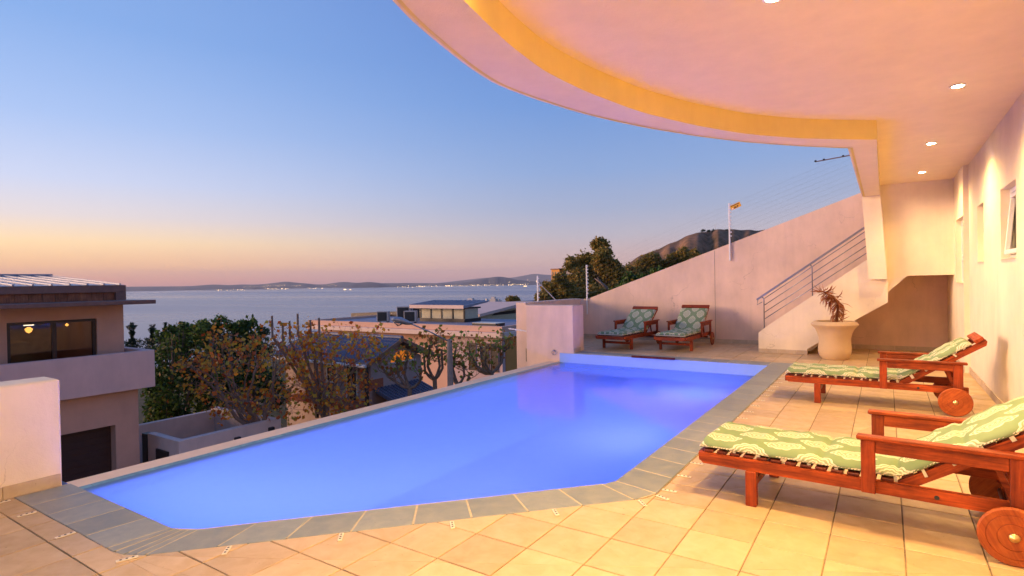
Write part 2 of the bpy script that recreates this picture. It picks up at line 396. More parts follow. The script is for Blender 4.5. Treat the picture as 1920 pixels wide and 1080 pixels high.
def tag(o, label=None, cat=None, group=None, kind=None):
    if label: o['label'] = label
    if cat: o['category'] = cat
    if group: o['group'] = group
    if kind: o['kind'] = kind
    return o
def thing(name, label, cat, loc=(0, 0, 0), rz=0, group=None):
    o = bpy.data.objects.new(name, None); COL.objects.link(o); o.location = loc; o.rotation_euler = (0, 0, rz); o.empty_display_size = .1
    return tag(o, label, cat, group)
def inst(src, parent, loc=(0, 0, 0), rot=(0, 0, 0), name=None):
    c = src.copy(); COL.objects.link(c); c.parent = parent; c.location = loc; c.rotation_euler = rot
    return c
def copy_tree(o, parent=None):
    c = o.copy(); COL.objects.link(c)
    if parent is not None: c.parent = parent
    for ch in list(o.children): copy_tree(ch, c)
    return c
def clip(poly, a, b, keep_left):                     # half-plane clip of a polygon by line a->b
    out = []; n = len(poly)
    def side(p): 
        v = (b[0]-a[0])*(p[1]-a[1])-(b[1]-a[1])*(p[0]-a[0]); return v if keep_left else -v
    for i in range(n):
        p, q = poly[i], poly[(i+1) % n]; sp_, sq = side(p), side(q)
        if sp_ >= 0: out.append(p)
        if sp_*sq < 0: k = sp_/(sp_-sq); out.append((p[0]+(q[0]-p[0])*k, p[1]+(q[1]-p[1])*k))
    return out
def area(p): return abs(sum(p[i][0]*p[(i+1) % len(p)][1]-p[(i+1) % len(p)][0]*p[i][1] for i in range(len(p))))/2 if len(p) > 2 else 0
def minus(poly, conv):                               # polygon minus convex ccw polygon -> pieces
    res = []; cur = poly
    for i in range(len(conv)):
        a, b = conv[i], conv[(i+1) % len(conv)]
        o = clip(cur, a, b, False)
        if area(o) > 2e-4: res.append(o)
        cur = clip(cur, a, b, True)
        if area(cur) < 2e-4: break
    return res

# ------------------------------------------------------------------ ground, street, sea, hills
def fast_mesh(name, verts, faces, mat, parent=None, smooth=False):
    verts = np.asarray(verts, np.float32); faces = np.asarray(faces, np.int32); k = faces.shape[1]
    me = bpy.data.meshes.new(name); me.vertices.add(len(verts)); me.vertices.foreach_set('co', verts.ravel())
    me.loops.add(faces.size); me.loops.foreach_set('vertex_index', faces.ravel())
    me.polygons.add(len(faces)); me.polygons.foreach_set('loop_start', np.arange(0, faces.size, k, dtype=np.int32)); me.polygons.foreach_set('loop_total', np.full(len(faces), k, np.int32))
    if smooth: me.polygons.foreach_set('use_smooth', np.ones(len(faces), bool))
    me.update(); me.validate(); me.materials.append(mat)
    o = bpy.data.objects.new(name, me); COL.objects.link(o)
    if parent: o.parent = parent
    return o
def grid_mesh(name, P, mat, smooth=True):            # P: (n,m,3)
    n, m = P.shape[:2]; i = np.arange(n*m).reshape(n, m)
    F = np.stack([i[:-1, :-1], i[1:, :-1], i[1:, 1:], i[:-1, 1:]], -1).reshape(-1, 4)
    return fast_mesh(name, P.reshape(-1, 3), F, mat, None, smooth)
SEA = -60.0
def ground_z(x, y):
    s_ = -.88*x+.48*y; t_ = .48*x+.88*y
    z = -4.7-.11*np.maximum(0, s_-24)-.02*np.maximum(0, np.minimum(s_, 24)-14)
    z = z+.22*np.maximum(0, t_-26)*np.clip(1-(t_-26)/400, .3, 1)
    z = np.where(s_ > 420, np.minimum(z, SEA-3), z)
    return np.maximum(z, SEA-4)
a_ = np.concatenate([np.linspace(-60, 120, 91), np.linspace(130, 900, 60)]); sgrid = np.concatenate([np.linspace(-60, 120, 91), np.linspace(130, 620, 40)])
S, T = np.meshgrid(sgrid, a_, indexing='ij'); T = T-0
gx = -.88*S+.48*T; gy = .48*S+.88*T
T2 = np.concatenate([np.linspace(-600, -65, 40), a_]); S, T = np.meshgrid(sgrid, T2, indexing='ij'); gx = -.88*S+.48*T; gy = .48*S+.88*T
gz = ground_z(gx, gy)
tag(grid_mesh('ground', np.stack([gx, gy, gz], -1), M['ground']), kind='structure')
tag(MB().box(-1.6e4*3, 1.6e4*3, -1.6e4*3, 1.6e4*3, SEA-.5, SEA).build('sea', M['sea']), kind='structure')
road = MB(); road.prism([(-6.4, -20), (-6.4, 10), (-13.2, 14.0), (-16.6, 14.0), (-16.6, -20)], -4.72, -4.655)
tag(road.build('road', M['asphalt']), kind='structure')

def pix(px, py, d):                                  # a point in the world, d metres along the view
    v = CF*d + CR*((px-960)/1058*d) - CU*((py-540)/1058*d); return Vector((0, 0, 1.45))+v
def ridge(name, prof, d, depth, mat, n=160, jag=0, seed=1):
    """long hill: profile (px, py) seen from the terrace, d metres away, real thickness depth"""
    rg = np.random.default_rng(seed); px = np.array([p[0] for p in prof], float); py = np.array([p[1] for p in prof], float)
    xs = np.linspace(px[0], px[-1], n); ys = np.interp(xs, px, py)
    k = np.ones(5)/5; yy = np.pad(ys, 2, mode='edge'); ys = np.convolve(yy, k, 'valid')
    rows = 13; P = np.zeros((rows, n, 3))
    ph = rg.uniform(0, 6, 8); fr = rg.uniform(.02, .25, 8)
    for j, (x, y) in enumerate(zip(xs, ys)):
        top = pix(x, y, d); h = max(top.z-SEA, .5); dirv = Vector((top.x, top.y, 0)).normalized()
        wob = sum(sin(x*f+p) for f, p in zip(fr, ph))/8
        for i in range(rows):
            t_ = (i/(rows-1)-.5)*2
            prof_h = (1-abs(t_)**1.3)
            off = t_*depth + (wob*depth*.25 if abs(t_) < .95 else 0)
            q = Vector((top.x, top.y, 0))+dirv*off
            P[i, j] = (q.x, q.y, SEA-1+(h+1)*prof_h*(1+jag*(rg.random()-.5)*(1 if 0 < abs(t_) < .9 else 0)))
    return tag(grid_mesh(name, P, mat), kind='structure')
ridge('far_hills', [(120, 540), (235, 537.5), (300, 537), (360, 536.5), (400, 533), (430, 535), (450, 533), (480, 534), (500, 532), (520, 530), (535, 527), (550, 529.5), (580, 532), (600, 534), (625, 531), (645, 527.5), (660, 530), (700, 531), (760, 530.5), (830, 531), (900, 528)], 21000, 2600, M['mount'])
ridge('near_hill', [(640, 542), (650, 536), (665, 531), (690, 528.5), (710, 530), (728, 534), (750, 536), (790, 537)], 15500, 900, M['mount'], 60, seed=4)
ridge('coast_hill', [(830, 536), (870, 530), (895, 524.5), (915, 521), (935, 518), (950, 520), (965, 524), (990, 527), (1040, 529), (1150, 528)], 17000, 1500, M['mount'], 80, seed=5)
ridge('distant_range', [(820, 531), (880, 524), (915, 520), (960, 521), (985, 516), (1003, 512.5), (1020, 515), (1060, 517), (1200, 519)], 33000, 3500, M['mount'], 80, seed=6)
ridge('shore_strip', [(380, 545), (440, 543.5), (560, 542), (640, 541), (700, 540.6), (820, 538), (900, 536), (990, 533.5), (1100, 531)], 13500, 350, M['mount'], 120, seed=7)
ridge('hill', [(1080, 540), (1130, 522), (1175, 496), (1200, 482), (1232, 466), (1265, 452), (1300, 440), (1325, 433.5), (1345, 430.5), (1375, 430), (1420, 432), (1500, 428), (1600, 430), (1750, 440), (1900, 470)], 950, 260, M['hill'], 200, .012, 8)

# city lights along the far shore
def lights():
    rg = np.random.default_rng(3); m = MB()
    def dot(px, py, d, s_):
        p = pix(px, py, d); m.box(p.x-s_, p.x+s_, p.y-s_, p.y+s_, p.z-s_*.7, p.z+s_*.7)
    for k in range(170):
        x = 745+rg.random()*245; dot(x, 540.3-(x-690)*.0235+rg.normal(0, .8)-.4, 13000, 1.6+3.5*rg.random()**3)
    for k in range(40): 
        x = 686+rg.random()*90; dot(x, 540.4-(x-690)*.02+rg.normal(0, .25), 13000, 1.5+rg.random()*1.6)
    for k in range(22): dot(405+rg.random()*55, 543.6+rg.normal(0, .5), 13000, 1.6+2.6*rg.random()**2)
    for k in range(34): dot(498+rg.random()*48, 541.6+rg.normal(0, .6), 13000, 1.6+2.6*rg.random()**2)
    for k in range(34): dot(496+rg.random()*68, 535.5+rg.normal(0, .7), 18800, 2+3*rg.random()**2)
    for k in range(14): dot(455+rg.random()*45, 537.5+rg.normal(0, .6), 18800, 1.8+rg.random()*2)
    for k in range(14): dot(565+rg.random()*40, 540.3+rg.normal(0, .5), 13000, 1.6+rg.random()*2)
    for k in range(8): dot(595+rg.random()*40, 534.5+rg.normal(0, .5), 18800, 1.8+rg.random()*2)
    for k in range(9): dot(915+rg.random()*95, 529+rg.normal(0, 1.4), 14500, 2+rg.random()*3)
    return tag(m.build('city_lights', M['lights']), kind='stuff')
lights()
def ship(px, py, L, label, grp):
    d = (1.45-SEA)/((py-538)/1058) if py > 539 else 6000
    p = pix(px, py, min(d, 8000)); o = thing('ship', label, 'ship', (p.x, p.y, SEA), R(-25))
    h = MB(); h.prism([(-L/2, -L*.08), (L*.36, -L*.08), (L/2, 0), (L*.36, L*.08), (-L/2, L*.08)], 0, L*.07); h.build('hull', M['lfascia'], o)
    c = MB(); c.box(-L*.4, -L*.16, -L*.06, L*.06, L*.07, L*.2); c.box(-L*.36, -L*.22, -L*.04, L*.04, L*.2, L*.25); c.build('cabin', M['farwhite'], o)
    MB().tube([(L*.2, 0, L*.07), (L*.2, 0, L*.24)], L*.01, 6).build('mast', M['farwhite'], o)
    l_ = MB()
    for k in range(9): x = -L*.4+L*.09*k; l_.box(x, x+L*.025, -L*.09, L*.09, L*.10, L*.125)
    l_.build('deck_lamp', M['lights'], o); return o
ship(647, 546.3, 95, 'brightly lit ship out on the bay below the flat topped far hill', None)
ship(657, 542.5, 60, 'smaller lit ship just behind the bright ship on the bay', None)
ship(985, 541.0, 85, 'lit ship close under the city lights beside the big gum tree', None)

# haze box round the whole scene
hz = NT('haze_air'); pv = hz.node('VolumePrincipled'); pv.inputs['Density'].default_value = 2.1e-5; pv.inputs['Color'].default_value = (.86, .84, .92, 1); pv.inputs['Anisotropy'].default_value = 0.0
hz.l.new(pv.outputs[0], hz.out.inputs['Volume']); hz.n.remove(hz.b)
HZ = 1
if HZ: tag(MB().box(-44000, 44000, -44000, 44000, SEA-6, 1250).build('haze', hz.m), kind='stuff')

# ------------------------------------------------------------------ terrace deck
TS = .344; GX0 = -2.7931*TS; GY0 = 8.5296*TS      # tile pitch and joint grid
COPO = [(-5.13, 1.35), (-3.60, 1.36), (-3.49, 1.375), (-3.39, 1.43), (-1.36, 3.575), (-1.31, 3.69), (-1.31, 10.56), (-5.30, 10.56)]   # outer edge of the coping, ccw
WX, WXF, WSTEP = 1.03, .965, 10.62                  # right wall near / far part
BY = 13.3                                           # boundary wall face
deck = MB()
for poly in ([(-5.15, -2.5), (1.2, -2.5), (1.2, 3.0), (-5.15, 1.3)], [(-2.0, 3.0), (1.2, 3.0), (1.2, 13.5), (-1.33, 13.5), (-1.33, 3.65)], [(-6.66, 10.54), (-1.33, 10.54), (-1.33, 13.5), (-6.66, 13.5)]):
    pass
base_pts = [(-5.15, -2.5), (1.2, -2.5), (1.2, 13.4), (-6.66, 13.4), (-6.66, 10.57), (-5.32, 10.57)]
inn = list(reversed([(-1.33, 10.55), (-1.33, 3.70), (-1.375, 3.59), (-3.40, 1.445), (-3.50, 1.39), (-3.6, 1.375), (-5.15, 1.365)]))
# bed under the tiles, built as strips round the pool
def strip(p): deck.prism(p, -.30, -.006)
strip([(-5.15, -2.5), (1.2, -2.5), (1.2, 1.365), (-5.15, 1.365)])
strip([(-3.6, 1.375), (1.2, 1.375), (1.2, 3.59), (-1.375, 3.59), (-3.40, 1.445), (-3.50, 1.39)])
strip([(-1.36, 3.60), (1.2, 3.60), (1.2, 10.545), (-1.33, 10.545), (-1.33, 3.70)])
strip([(-6.66, 10.57), (1.2, 10.57), (1.2, 13.4), (-6.66, 13.4)])
floor = tag(deck.build('floor', M['grout']), kind='structure')
tiles = []
camp = Vector((0, 0, 1.45))
for i in range(-30, 20):
    for j in range(-40, 40):
        x0 = GX0+i*TS; y0 = GY0+j*TS
        g = .0038
        q = [(x0+g, y0+g), (x0+TS-g, y0+g), (x0+TS-g, y0+TS-g), (x0+g, y0+TS-g)]
        xl = -5.145 if y0 < 8 else -6.65
        if x0 < xl-TS or x0 > WX or y0 > BY or y0 < -.4: continue
        q = clip(q, (xl, 0), (xl, 1), False); q = clip(q, (WX-.003, 0), (WX-.003, 1), True) if len(q) > 2 else q
        if len(q) > 2: q = clip(q, (0, BY-.003), (1, BY-.003), False)
        if len(q) < 3 or area(q) < 1e-3: continue
        pcs = minus(q, COPO)
        pcs = [p for p in pcs if not (max(v[0] for v in p) < -5.1 and 1.3 < min(v[1] for v in p) and max(v[1] for v in p) < 10.6)]
        if not pcs: continue
        cx, cyy = x0+TS/2, y0+TS/2
        r_ = Vector((cx, cyy, 0))-camp; z_ = r_.dot(CF); 
        if z_ < .3: continue
        u_ = r_.dot(CR)/z_*1058; v_ = -r_.dot(CU)/z_*1058
        vis = abs(u_) < 1080 and abs(v_) < 640
        tiles.append((not vis, -sum(area(p) for p in pcs)/z_**3, pcs, (cx, cyy)))
tiles.sort(key=lambda t: (t[0], t[1]))
full = None
rest = MB()
for k, (nv, _, pcs, c) in enumerate(tiles):
    lift = .0015*(random.random()-.5)
    if k < 300:
        m = MB()
        for p in pcs: m.slab([(a-c[0], b-c[1]) for a, b in p], -.012, 0)
        o = m.build('floor_tile', M['tile'], floor); o.location = (c[0], c[1], lift)
        o.rotation_euler = ((random.random()-.5)*.004, (random.random()-.5)*.004, 0)
    else:
        for p in pcs: rest.slab(p, -.012, lift*.5)
tag(rest.build('floor_tile', M['tile'], floor), kind='stuff')

# ------------------------------------------------------------------ swimming pool
WZ = -.205
PIN = [(-5.62, 1.685), (-3.63, 1.69), (-3.55, 1.70), (-3.46, 1.755), (-1.69, 3.70), (-1.64, 3.80), (-1.64, 10.23), (-5.62, 10.23)]
pool = thing('swimming_pool', 'blue lit infinity pool with slate edging set into the tiled terrace', 'swimming pool', (-3.5, 6, 0))
pool.location = (0, 0, 0)
b = MB(); n = len(PIN)
b.add([(x, y, -1.45) for x, y in PIN], [tuple(range(n))])
for i in range(n-1):                                # inner faces of near, chamfer, right and far walls
    (x0, y0), (x1, y1) = PIN[i], PIN[i+1]
    b.add([(x0, y0, -1.45), (x1, y1, -1.45), (x1, y1, -.014), (x0, y0, -.014)], [(0, 1, 2, 3)])
b.add([(-5.62, 10.23, -1.45), (-5.62, 1.685, -1.45), (-5.62, 1.685, -.24), (-5.62, 10.23, -.24)], [(0, 1, 2, 3)])
b.build('basin', M['poolplaster'], pool)
rm = MB(); rm.box(-5.90, -5.66, 1.66, 10.25, -6, -.20); rm.box(-5.659, -5.63, 1.66, 10.25, -1.8, -.30)
rm.build('rim_wall', M['rimbeige'], pool)
tl = MB()
for k in range(52):
    y0 = 1.67+k*.165
    if y0+.16 > 10.25: break
    tl.add([(-5.66, y0, -.198), (-5.50, y0, -.222), (-5.50, y0+.162, -.222), (-5.66, y0+.162, -.198), (-5.66, y0, -.3), (-5.50, y0, -.3), (-5.50, y0+.162, -.3), (-5.66, y0+.162, -.3)],
           [(0, 1, 2, 3), (0, 4, 5, 1), (2, 6, 7, 3), (1, 5, 6, 2), (0, 3, 7, 4)])
tag(tl.build('rim_tile', M['teal'], pool), kind='stuff')
cb = MB()                                           # mortar bed under the edging stones
cb.prism([(-5.13, 1.36), (-3.6, 1.37), (-3.62, 1.68), (-5.13, 1.675)], -.05, .0002)
cb.prism([(-3.6, 1.37), (-3.40, 1.44), (-1.37, 3.585), (-1.70, 3.70), (-3.47, 1.765), (-3.62, 1.69)], -.05, .0002)
cb.prism([(-1.37, 3.585), (-1.32, 3.70), (-1.32, 10.55), (-1.63, 10.24), (-1.63, 3.82), (-1.69, 3.71)], -.05, .0002)
cb.prism([(-1.33, 10.55), (-5.3, 10.55), (-5.3, 10.24), (-1.64, 10.24)], -.05, .0002)
cb.build('mortar_bed', M['cgrout'], pool)
def stone(poly):
    c = (sum(p[0] for p in poly)/len(poly), sum(p[1] for p in poly)/len(poly))
    m = MB(); m.slab([(a-c[0], b_-c[1]) for a, b_ in poly], -.035, .0, .004)
    o = m.build('coping_stone', M['slate'], pool); o.location = (c[0], c[1], .001+random.random()*.0015)
def lerp(a, b_, t): return (a[0]+(b_[0]-a[0])*t, a[1]+(b_[1]-a[1])*t)
def stones(i0, i1, o0, o1, n, gap=.0045):           # row of edging stones between inner edge i0-i1 and outer edge o0-o1
    L = sqrt((i1[0]-i0[0])**2+(i1[1]-i0[1])**2); g = gap/L
    for k in range(n):
        t0, t1 = k/n+g, (k+1)/n-g
        stone([lerp(o0, o1, t0), lerp(o0, o1, t1), lerp(i1, i0, 1-t1), lerp(i1, i0, 1-t0)])
stones((-5.125, 1.682), (-3.63, 1.692), (-5.125, 1.355), (-3.66, 1.362), 5)
fan_i = [(-3.63, 1.692), (-3.59, 1.697), (-3.54, 1.705), (-3.50, 1.725), (-3.458, 1.757)]
fan_o = [(-3.66, 1.362), (-3.575, 1.362), (-3.49, 1.378), (-3.435, 1.40), (-3.385, 1.435)]
for k in range(4): stones(fan_i[k], fan_i[k+1], fan_o[k], fan_o[k+1], 1, .0045)
stones((-3.458, 1.757), (-1.70, 3.69), (-3.385, 1.435), (-1.40, 3.535), 8)
stones((-1.70, 3.69), (-1.645, 3.80), (-1.40, 3.535), (-1.315, 3.72), 1)
stones((-1.645, 3.80), (-1.645, 10.225), (-1.315, 3.72), (-1.315, 10.225), 19)
stone([(-1.635, 10.235), (-1.315, 10.235), (-1.315, 10.555), (-1.635, 10.555)])
stones((-5.29, 10.235), (-1.645, 10.235), (-5.29, 10.555), (-1.645, 10.555), 11)
def plate(x, y, ang):                               # cream cover fixing strip screwed into the joint, three dark screws
    m = MB(); m.box(-.05, .05, -.013, .013, 0, .006, .002); o = m.build('fixing_plate', M['cream'], pool); o.location = (x, y, .0015); o.rotation_euler = (0, 0, ang)
    s_ = MB()
    for k in (-.028, 0, .028): s_.lathe([(.0001, .0062), (.0065, .0064), (.0065, .0075), (.0001, .0075)], 8, c=(k, 0, 0))
    s_.build('screw', M['dark'], o)
for x, y, a in [(-5.08, 1.27, 90), (-4.66, 1.29, 90), (-4.06, 1.30, 90), (-3.41, 1.36, 70), (-3.04, 1.70, -47), (-2.63, 2.14, -47), (-2.18, 2.60, -47), (-1.74, 3.08, -47), (-1.33, 3.50, -47), (-1.25, 3.66, -22), (-1.25, 3.80, 0)]: plate(x, y, R(a))
for k in range(1, 19): plate(-1.25, 3.80+k*.338*1.0, R(random.uniform(-4, 4)))
for x in (-5.0, -4.62, -3.95, -3.28, -2.62, -1.98): plate(x, 10.63, R(90+random.uniform(-4, 4)))
sk = MB(); sk.box(-4.05, -3.22, 10.19, 10.24, -.012, .026, .004); sk.build('skimmer_lid', M['slat'], pool)
dr = MB(); dr.lathe([(.0001, -1.425), (.16, -1.425), (.17, -1.43), (.17, -1.449)], 24, c=(-5.1, 5.2, 0)); dr.build('floor_drain', M['galv'], pool, R(40))
wv = MB(); N_ = 1
wv.add([(x, y, WZ) for x, y in [(-5.60, 1.687)]+PIN[1:-1]+[(-5.60, 10.228)]], [tuple(range(n))])
tag(wv.build('pool_water', M['water']), kind='structure')
def pool_light(x, y, z, ang, power, col=(.20, .24, 1)):
    m = MB(); m.lathe([(.0001, .012), (.085, .012), (.1, .0)], 20, 'y'); o = m.build('underwater_lamp', M['poollamp'], pool); o.location = (x, y, z); o.rotation_euler = (0, 0, ang)
    l = bpy.data.lights.new('underwater_lamp_light', 'AREA'); l.shape = 'DISK'; l.size = .35; l.energy = power; l.color = col; l.spread = R(175)
    lo = bpy.data.objects.new('underwater_lamp_light', l); COL.objects.link(lo); lo.location = (x-sin(ang)*.04, y+cos(ang)*.04, z); lo.rotation_euler = (R(90), 0, ang); lo.parent = pool
PL_ = 50
pool_light(-5.0, 1.69, -1.2, 0, PL_*.45); pool_light(-4.1, 1.69, -1.2, 0, PL_*.5)
pool_light(-3.02, 2.24, -1.2, R(43), PL_*.6); pool_light(-2.2, 3.14, -1.2, R(43), PL_*.8)
pool_light(-1.645, 5.6, -1.15, R(90), PL_*1.4); pool_light(-1.645, 8.3, -1.15, R(90), PL_*1.6)

# ------------------------------------------------------------------ villa: right wall, ceiling, beam, column, landing wall
CZ, BZ = 3.06, 2.86
villa = thing('villa', 'cream villa with covered pool terrace and curved roof edge', 'house', (0, 0, 0))
WIN = [(7.05, 7.90, 1.60, 2.345), (9.15, 9.72, 1.61, 2.355), (10.66, 11.70, 1.315, 2.33)]
def wall_open(x, y0, y1, z0, z1, wins, th=.34):     # wall along y with real openings
    m = MB(); ys = sorted({y0, y1, *[w_[0] for w_ in wins], *[w_[1] for w_ in wins]})
    for a, b_ in zip(ys[:-1], ys[1:]):
        w_ = [q for q in wins if q[0] <= a+1e-6 and q[1] >= b_-1e-6]
        if w_: m.box(x, x+th, a, b_, z0, w_[0][2]); m.box(x, x+th, a, b_, w_[0][3], z1)
        else: m.box(x, x+th, a, b_, z0, z1)
    return m
m = wall_open(WX, -2.5, WSTEP, -.3, 3.45, WIN[:2])
m.build('wall', M['villa'], villa)
m = wall_open(WXF, WSTEP+.001, 13.29, -.3, 3.45, WIN[2:], .40); m.build('wall', M['villa'], villa)
for k, (y0, y1, z0, z1) in enumerate(WIN):
    rd_ = (.075, .15, .07)[k]; xf = (WX if k < 2 else WXF)+rd_
    f = MB(); t_ = .05
    f.box(xf, xf+.06, y0, y0+t_, z0, z1, .006); f.box(xf, xf+.06, y1-t_, y1, z0, z1, .006); f.box(xf, xf+.06, y0+t_, y1-t_, z0, z0+t_, .006); f.box(xf, xf+.06, y0+t_, y1-t_, z1-t_, z1, .006)
    if k == 2: f.box(xf, xf+.06, y0+t_, y1-t_, z0+.36, z0+.41, .006)
    o = f.build('window', M['white'], villa)
    sa = MB(); sa.box(-.012, .03, 0, y1-y0-2*t_-.01, 0, .045, .004); zz = z1-z0-2*t_-.01 if k < 2 else z1-z0-.41-t_-.01
    sa.box(-.012, .03, 0, .045, .045, zz-.045, .004); sa.box(-.012, .03, y1-y0-2*t_-.055, y1-y0-2*t_-.01, .045, zz-.045, .004); sa.box(-.012, .03, 0, y1-y0-2*t_-.01, zz-.045, zz, .004)
    so = sa.build('sash', M['white'], o); so.location = (xf+.01, y0+t_+.005, z0+t_+.005 if k < 2 else z0+.415)
    if k == 0: so.rotation_euler = (0, R(5), 0); so.location.x -= .055
    g_ = MB(); g_.box(xf+.028, xf+.034, y0+t_, y1-t_, z0+t_, z1-t_); g_.build('pane', M['glassc'], o)
    r_ = MB(); r_.box(xf+.10, xf+.13, y0-.01, y1+.01, z0-.01, z1+.01); r_.build('blind', M['blind'], o)
    s_ = MB(); s_.box(xf-rd_-.012, xf-.001, y0+.001, y1-.001, z0+.0005, z0+.012); s_.build('sill', M['cream'], o)
def curve(pts, n=60):
    P = np.array(pts); d = np.r_[0, np.cumsum(np.hypot(*np.diff(P, axis=0).T))]; t_ = np.linspace(0, d[-1], n)
    x, y = np.interp(t_, d, P[:, 0]), np.interp(t_, d, P[:, 1])
    for _ in range(3):
        x[1:-1] = (x[:-2]+2*x[1:-1]+x[2:])/4; y[1:-1] = (y[:-2]+2*y[1:-1]+y[2:])/4
    return list(zip(x, y))
half_o = [(-.33, 7.23), (-.75, 6.79), (-1.19, 6.24), (-1.56, 5.63), (-1.87, 4.99), (-2.10, 4.36), (-2.24, 3.74), (-2.30, 3.30)]
half_i = [(-.06, 6.96), (-.40, 6.68), (-.71, 6.40), (-1.12, 5.88), (-1.45, 5.23), (-1.70, 4.55), (-1.84, 3.84), (-1.89, 3.30)]
mir = lambda h: h+[(x, 6.6-y) for x, y in reversed(h[:-1])]
OUT = curve(mir(half_o), 90); INN = curve(mir(half_i), 90)
c_ = MB(); cp = OUT+[(-.33, -2.5), (1.38, -2.5), (1.38, 13.3), (-.33, 13.3)]
c_.prism(cp, CZ, 3.55); c_.build('ceiling', M['ceil'], villa)
bm = MB(); bi = MB(); nn = len(OUT)
for k in range(nn-1):
    o0, o1, i0, i1 = OUT[k], OUT[k+1], INN[k], INN[k+1]
    bm.add([(*o0, BZ), (*o1, BZ), (*i1, BZ), (*i0, BZ), (*o0, CZ), (*o1, CZ)], [(0, 3, 2, 1), (0, 1, 5, 4)])
    bi.add([(*i0, BZ), (*i1, BZ), (*i1, CZ+.002), (*i0, CZ+.002)], [(0, 1, 2, 3)])
bm.box(-.33, -.063, 7.23, 11.72, BZ, CZ); bm.add([(-.33, 7.23, BZ), (-.06, 6.96, BZ), (-.06, 7.23, BZ)], [(0, 2, 1)])
bm.box(-.33, -.063, -2.5, -.63, BZ, CZ)
bi.add([(-.06, 6.96, BZ), (-.06, 11.72, BZ), (-.06, 11.72, CZ+.002), (-.06, 6.96, CZ+.002)], [(0, 1, 2, 3)])
bm.build('beam', M['ceil'], villa); bi.build('beam_inner_face', M['ochre'], villa)
dg = MB()
def off(P, k, d):
    a, b_ = P[max(k-1, 0)], P[min(k+1, len(P)-1)]; tx, ty = b_[0]-a[0], b_[1]-a[1]; l_ = sqrt(tx*tx+ty*ty); nx, ny = -ty/l_, tx/l_
    q = (P[k][0]+nx*d, P[k][1]+ny*d); q2 = (P[k][0]-nx*d, P[k][1]-ny*d)
    return q if (q[0]-.2)**2+(q[1]-3.3)**2 < (q2[0]-.2)**2+(q2[1]-3.3)**2 else q2
A_ = [off(OUT, k, .022) for k in range(nn)]; B_ = [off(OUT, k, .046) for k in range(nn)]
for k in range(nn-1): dg.add([(*A_[k], BZ-.004), (*A_[k+1], BZ-.004), (*B_[k+1], BZ-.004), (*B_[k], BZ-.004)], [(0, 3, 2, 1)])
dg.add([(-.308, 7.19, BZ-.004), (-.284, 7.21, BZ-.004), (-.284, 11.72, BZ-.004), (-.308, 11.72, BZ-.004)], [(0, 1, 2, 3)])
dg.build('drip_groove', M['ochre'], villa)
cl = MB(); cl.prismy([(-.33, CZ), (-.33, BZ), (-.245, 1.40), (.028, 1.40), (-.058, BZ), (-.058, CZ)], 11.722, 11.965); cl.build('column', M['villa'], villa)
lw = MB(); lw.prismy([(-.06, CZ), (-.06, 1.10), (.04, 1.17), (.32, 1.45), (WXF, 1.455), (WXF, CZ)], 11.97, 12.12)
lw.prism([(.3, 12.12), (WXF, 12.12), (WXF, 13.29), (.3, 13.29)], 1.457, 1.62)
lw.build('landing_wall', M['villa'], villa)
def skirting(parent, a, b_, nrm, seed=0, h=.088, z=0, L=.337):
    """row of skirting tiles along a wall face from a to b (xy), nrm = outward normal"""
    d = sqrt((b_[0]-a[0])**2+(b_[1]-a[1])**2); t_ = ((b_[0]-a[0])/d, (b_[1]-a[1])/d); k = 0
    while k*L < d-.03:
        s0, s1 = k*L+.003, min((k+1)*L-.003, d)
        p = [(a[0]+t_[0]*s+nrm[0]*e, a[1]+t_[1]*s+nrm[1]*e) for s, e in ((s0, 0.001), (s1, 0.001), (s1, .013), (s0, .013))]
        m = MB(); m.prism(p if (t_[0]*nrm[1]-t_[1]*nrm[0]) > 0 else p[::-1], z+.001, z+h); m.build('skirting_tile', M['skirt'], parent); k += 1
skirting(villa, (WX, 2.2), (WX, WSTEP), (-1, 0)); skirting(villa, (WXF, WSTEP+.01), (WXF, 13.28), (-1, 0))
# downlights
def downlight(x, y, label, first=[]):
    if not first:
        t = thing('downlight', label, 'downlight', (x, y, CZ), 0, 'downlights in the terrace ceiling')
        m = MB(); m.lathe([(.040, -.001), (.058, -.001), (.060, -.008), (.042, -.010), (.040, -.001)], 28); m.build('trim_ring', M['white'], t, R(40))
        g = MB(); g.lathe([(.0001, -.016), (.02, -.015), (.036, -.010), (.039, -.002)], 20); g.build('bulb', M['lamp'], t, True)
        l = bpy.data.lights.new('downlight_beam', 'SPOT'); l.energy = LP; l.color = (1, .62, .22); l.spot_size = R(146); l.spot_blend = 1.0; l.shadow_soft_size = .022
        lo = bpy.data.objects.new('downlight_beam', l); COL.objects.link(lo); lo.parent = t; lo.location = (0, 0, -.03)
        first.append(t); return t
    c = copy_tree(first[0]); c.location = (x, y, CZ); c['label'] = label; return c
LP = 218
downlight(.53, 6.12, 'glowing downlight above the nearest wall window, brightest of the wall row')
downlight(.48, 8.57, 'glowing downlight in the middle of the row along the wall')
t_ = downlight(.49, 10.85, 'glowing downlight nearest the stair landing wall')
for o_ in t_.children:                              # a dimmer bulb than the others
    if o_.type == 'LIGHT': o_.data = o_.data.copy(); o_.data.energy = 105
downlight(-.52, 3.55, 'glowing downlight cut off at the top edge above the pool')
downlight(.52, 3.67, 'downlight over the nearest lounger outside the frame')
downlight(.52, 1.22, 'downlight beside the camera outside the frame')
t_ = downlight(-1.0, 1.7, 'unseen downlight added above the near pool edge, tilted at the left wall')
for o_ in t_.children:                              # added out of view, swivelled and boosted to warm the left wall
    if o_.type == 'LIGHT': o_.data = o_.data.copy(); o_.data.energy = 390; o_.rotation_euler = (R(-8), R(30), 0)

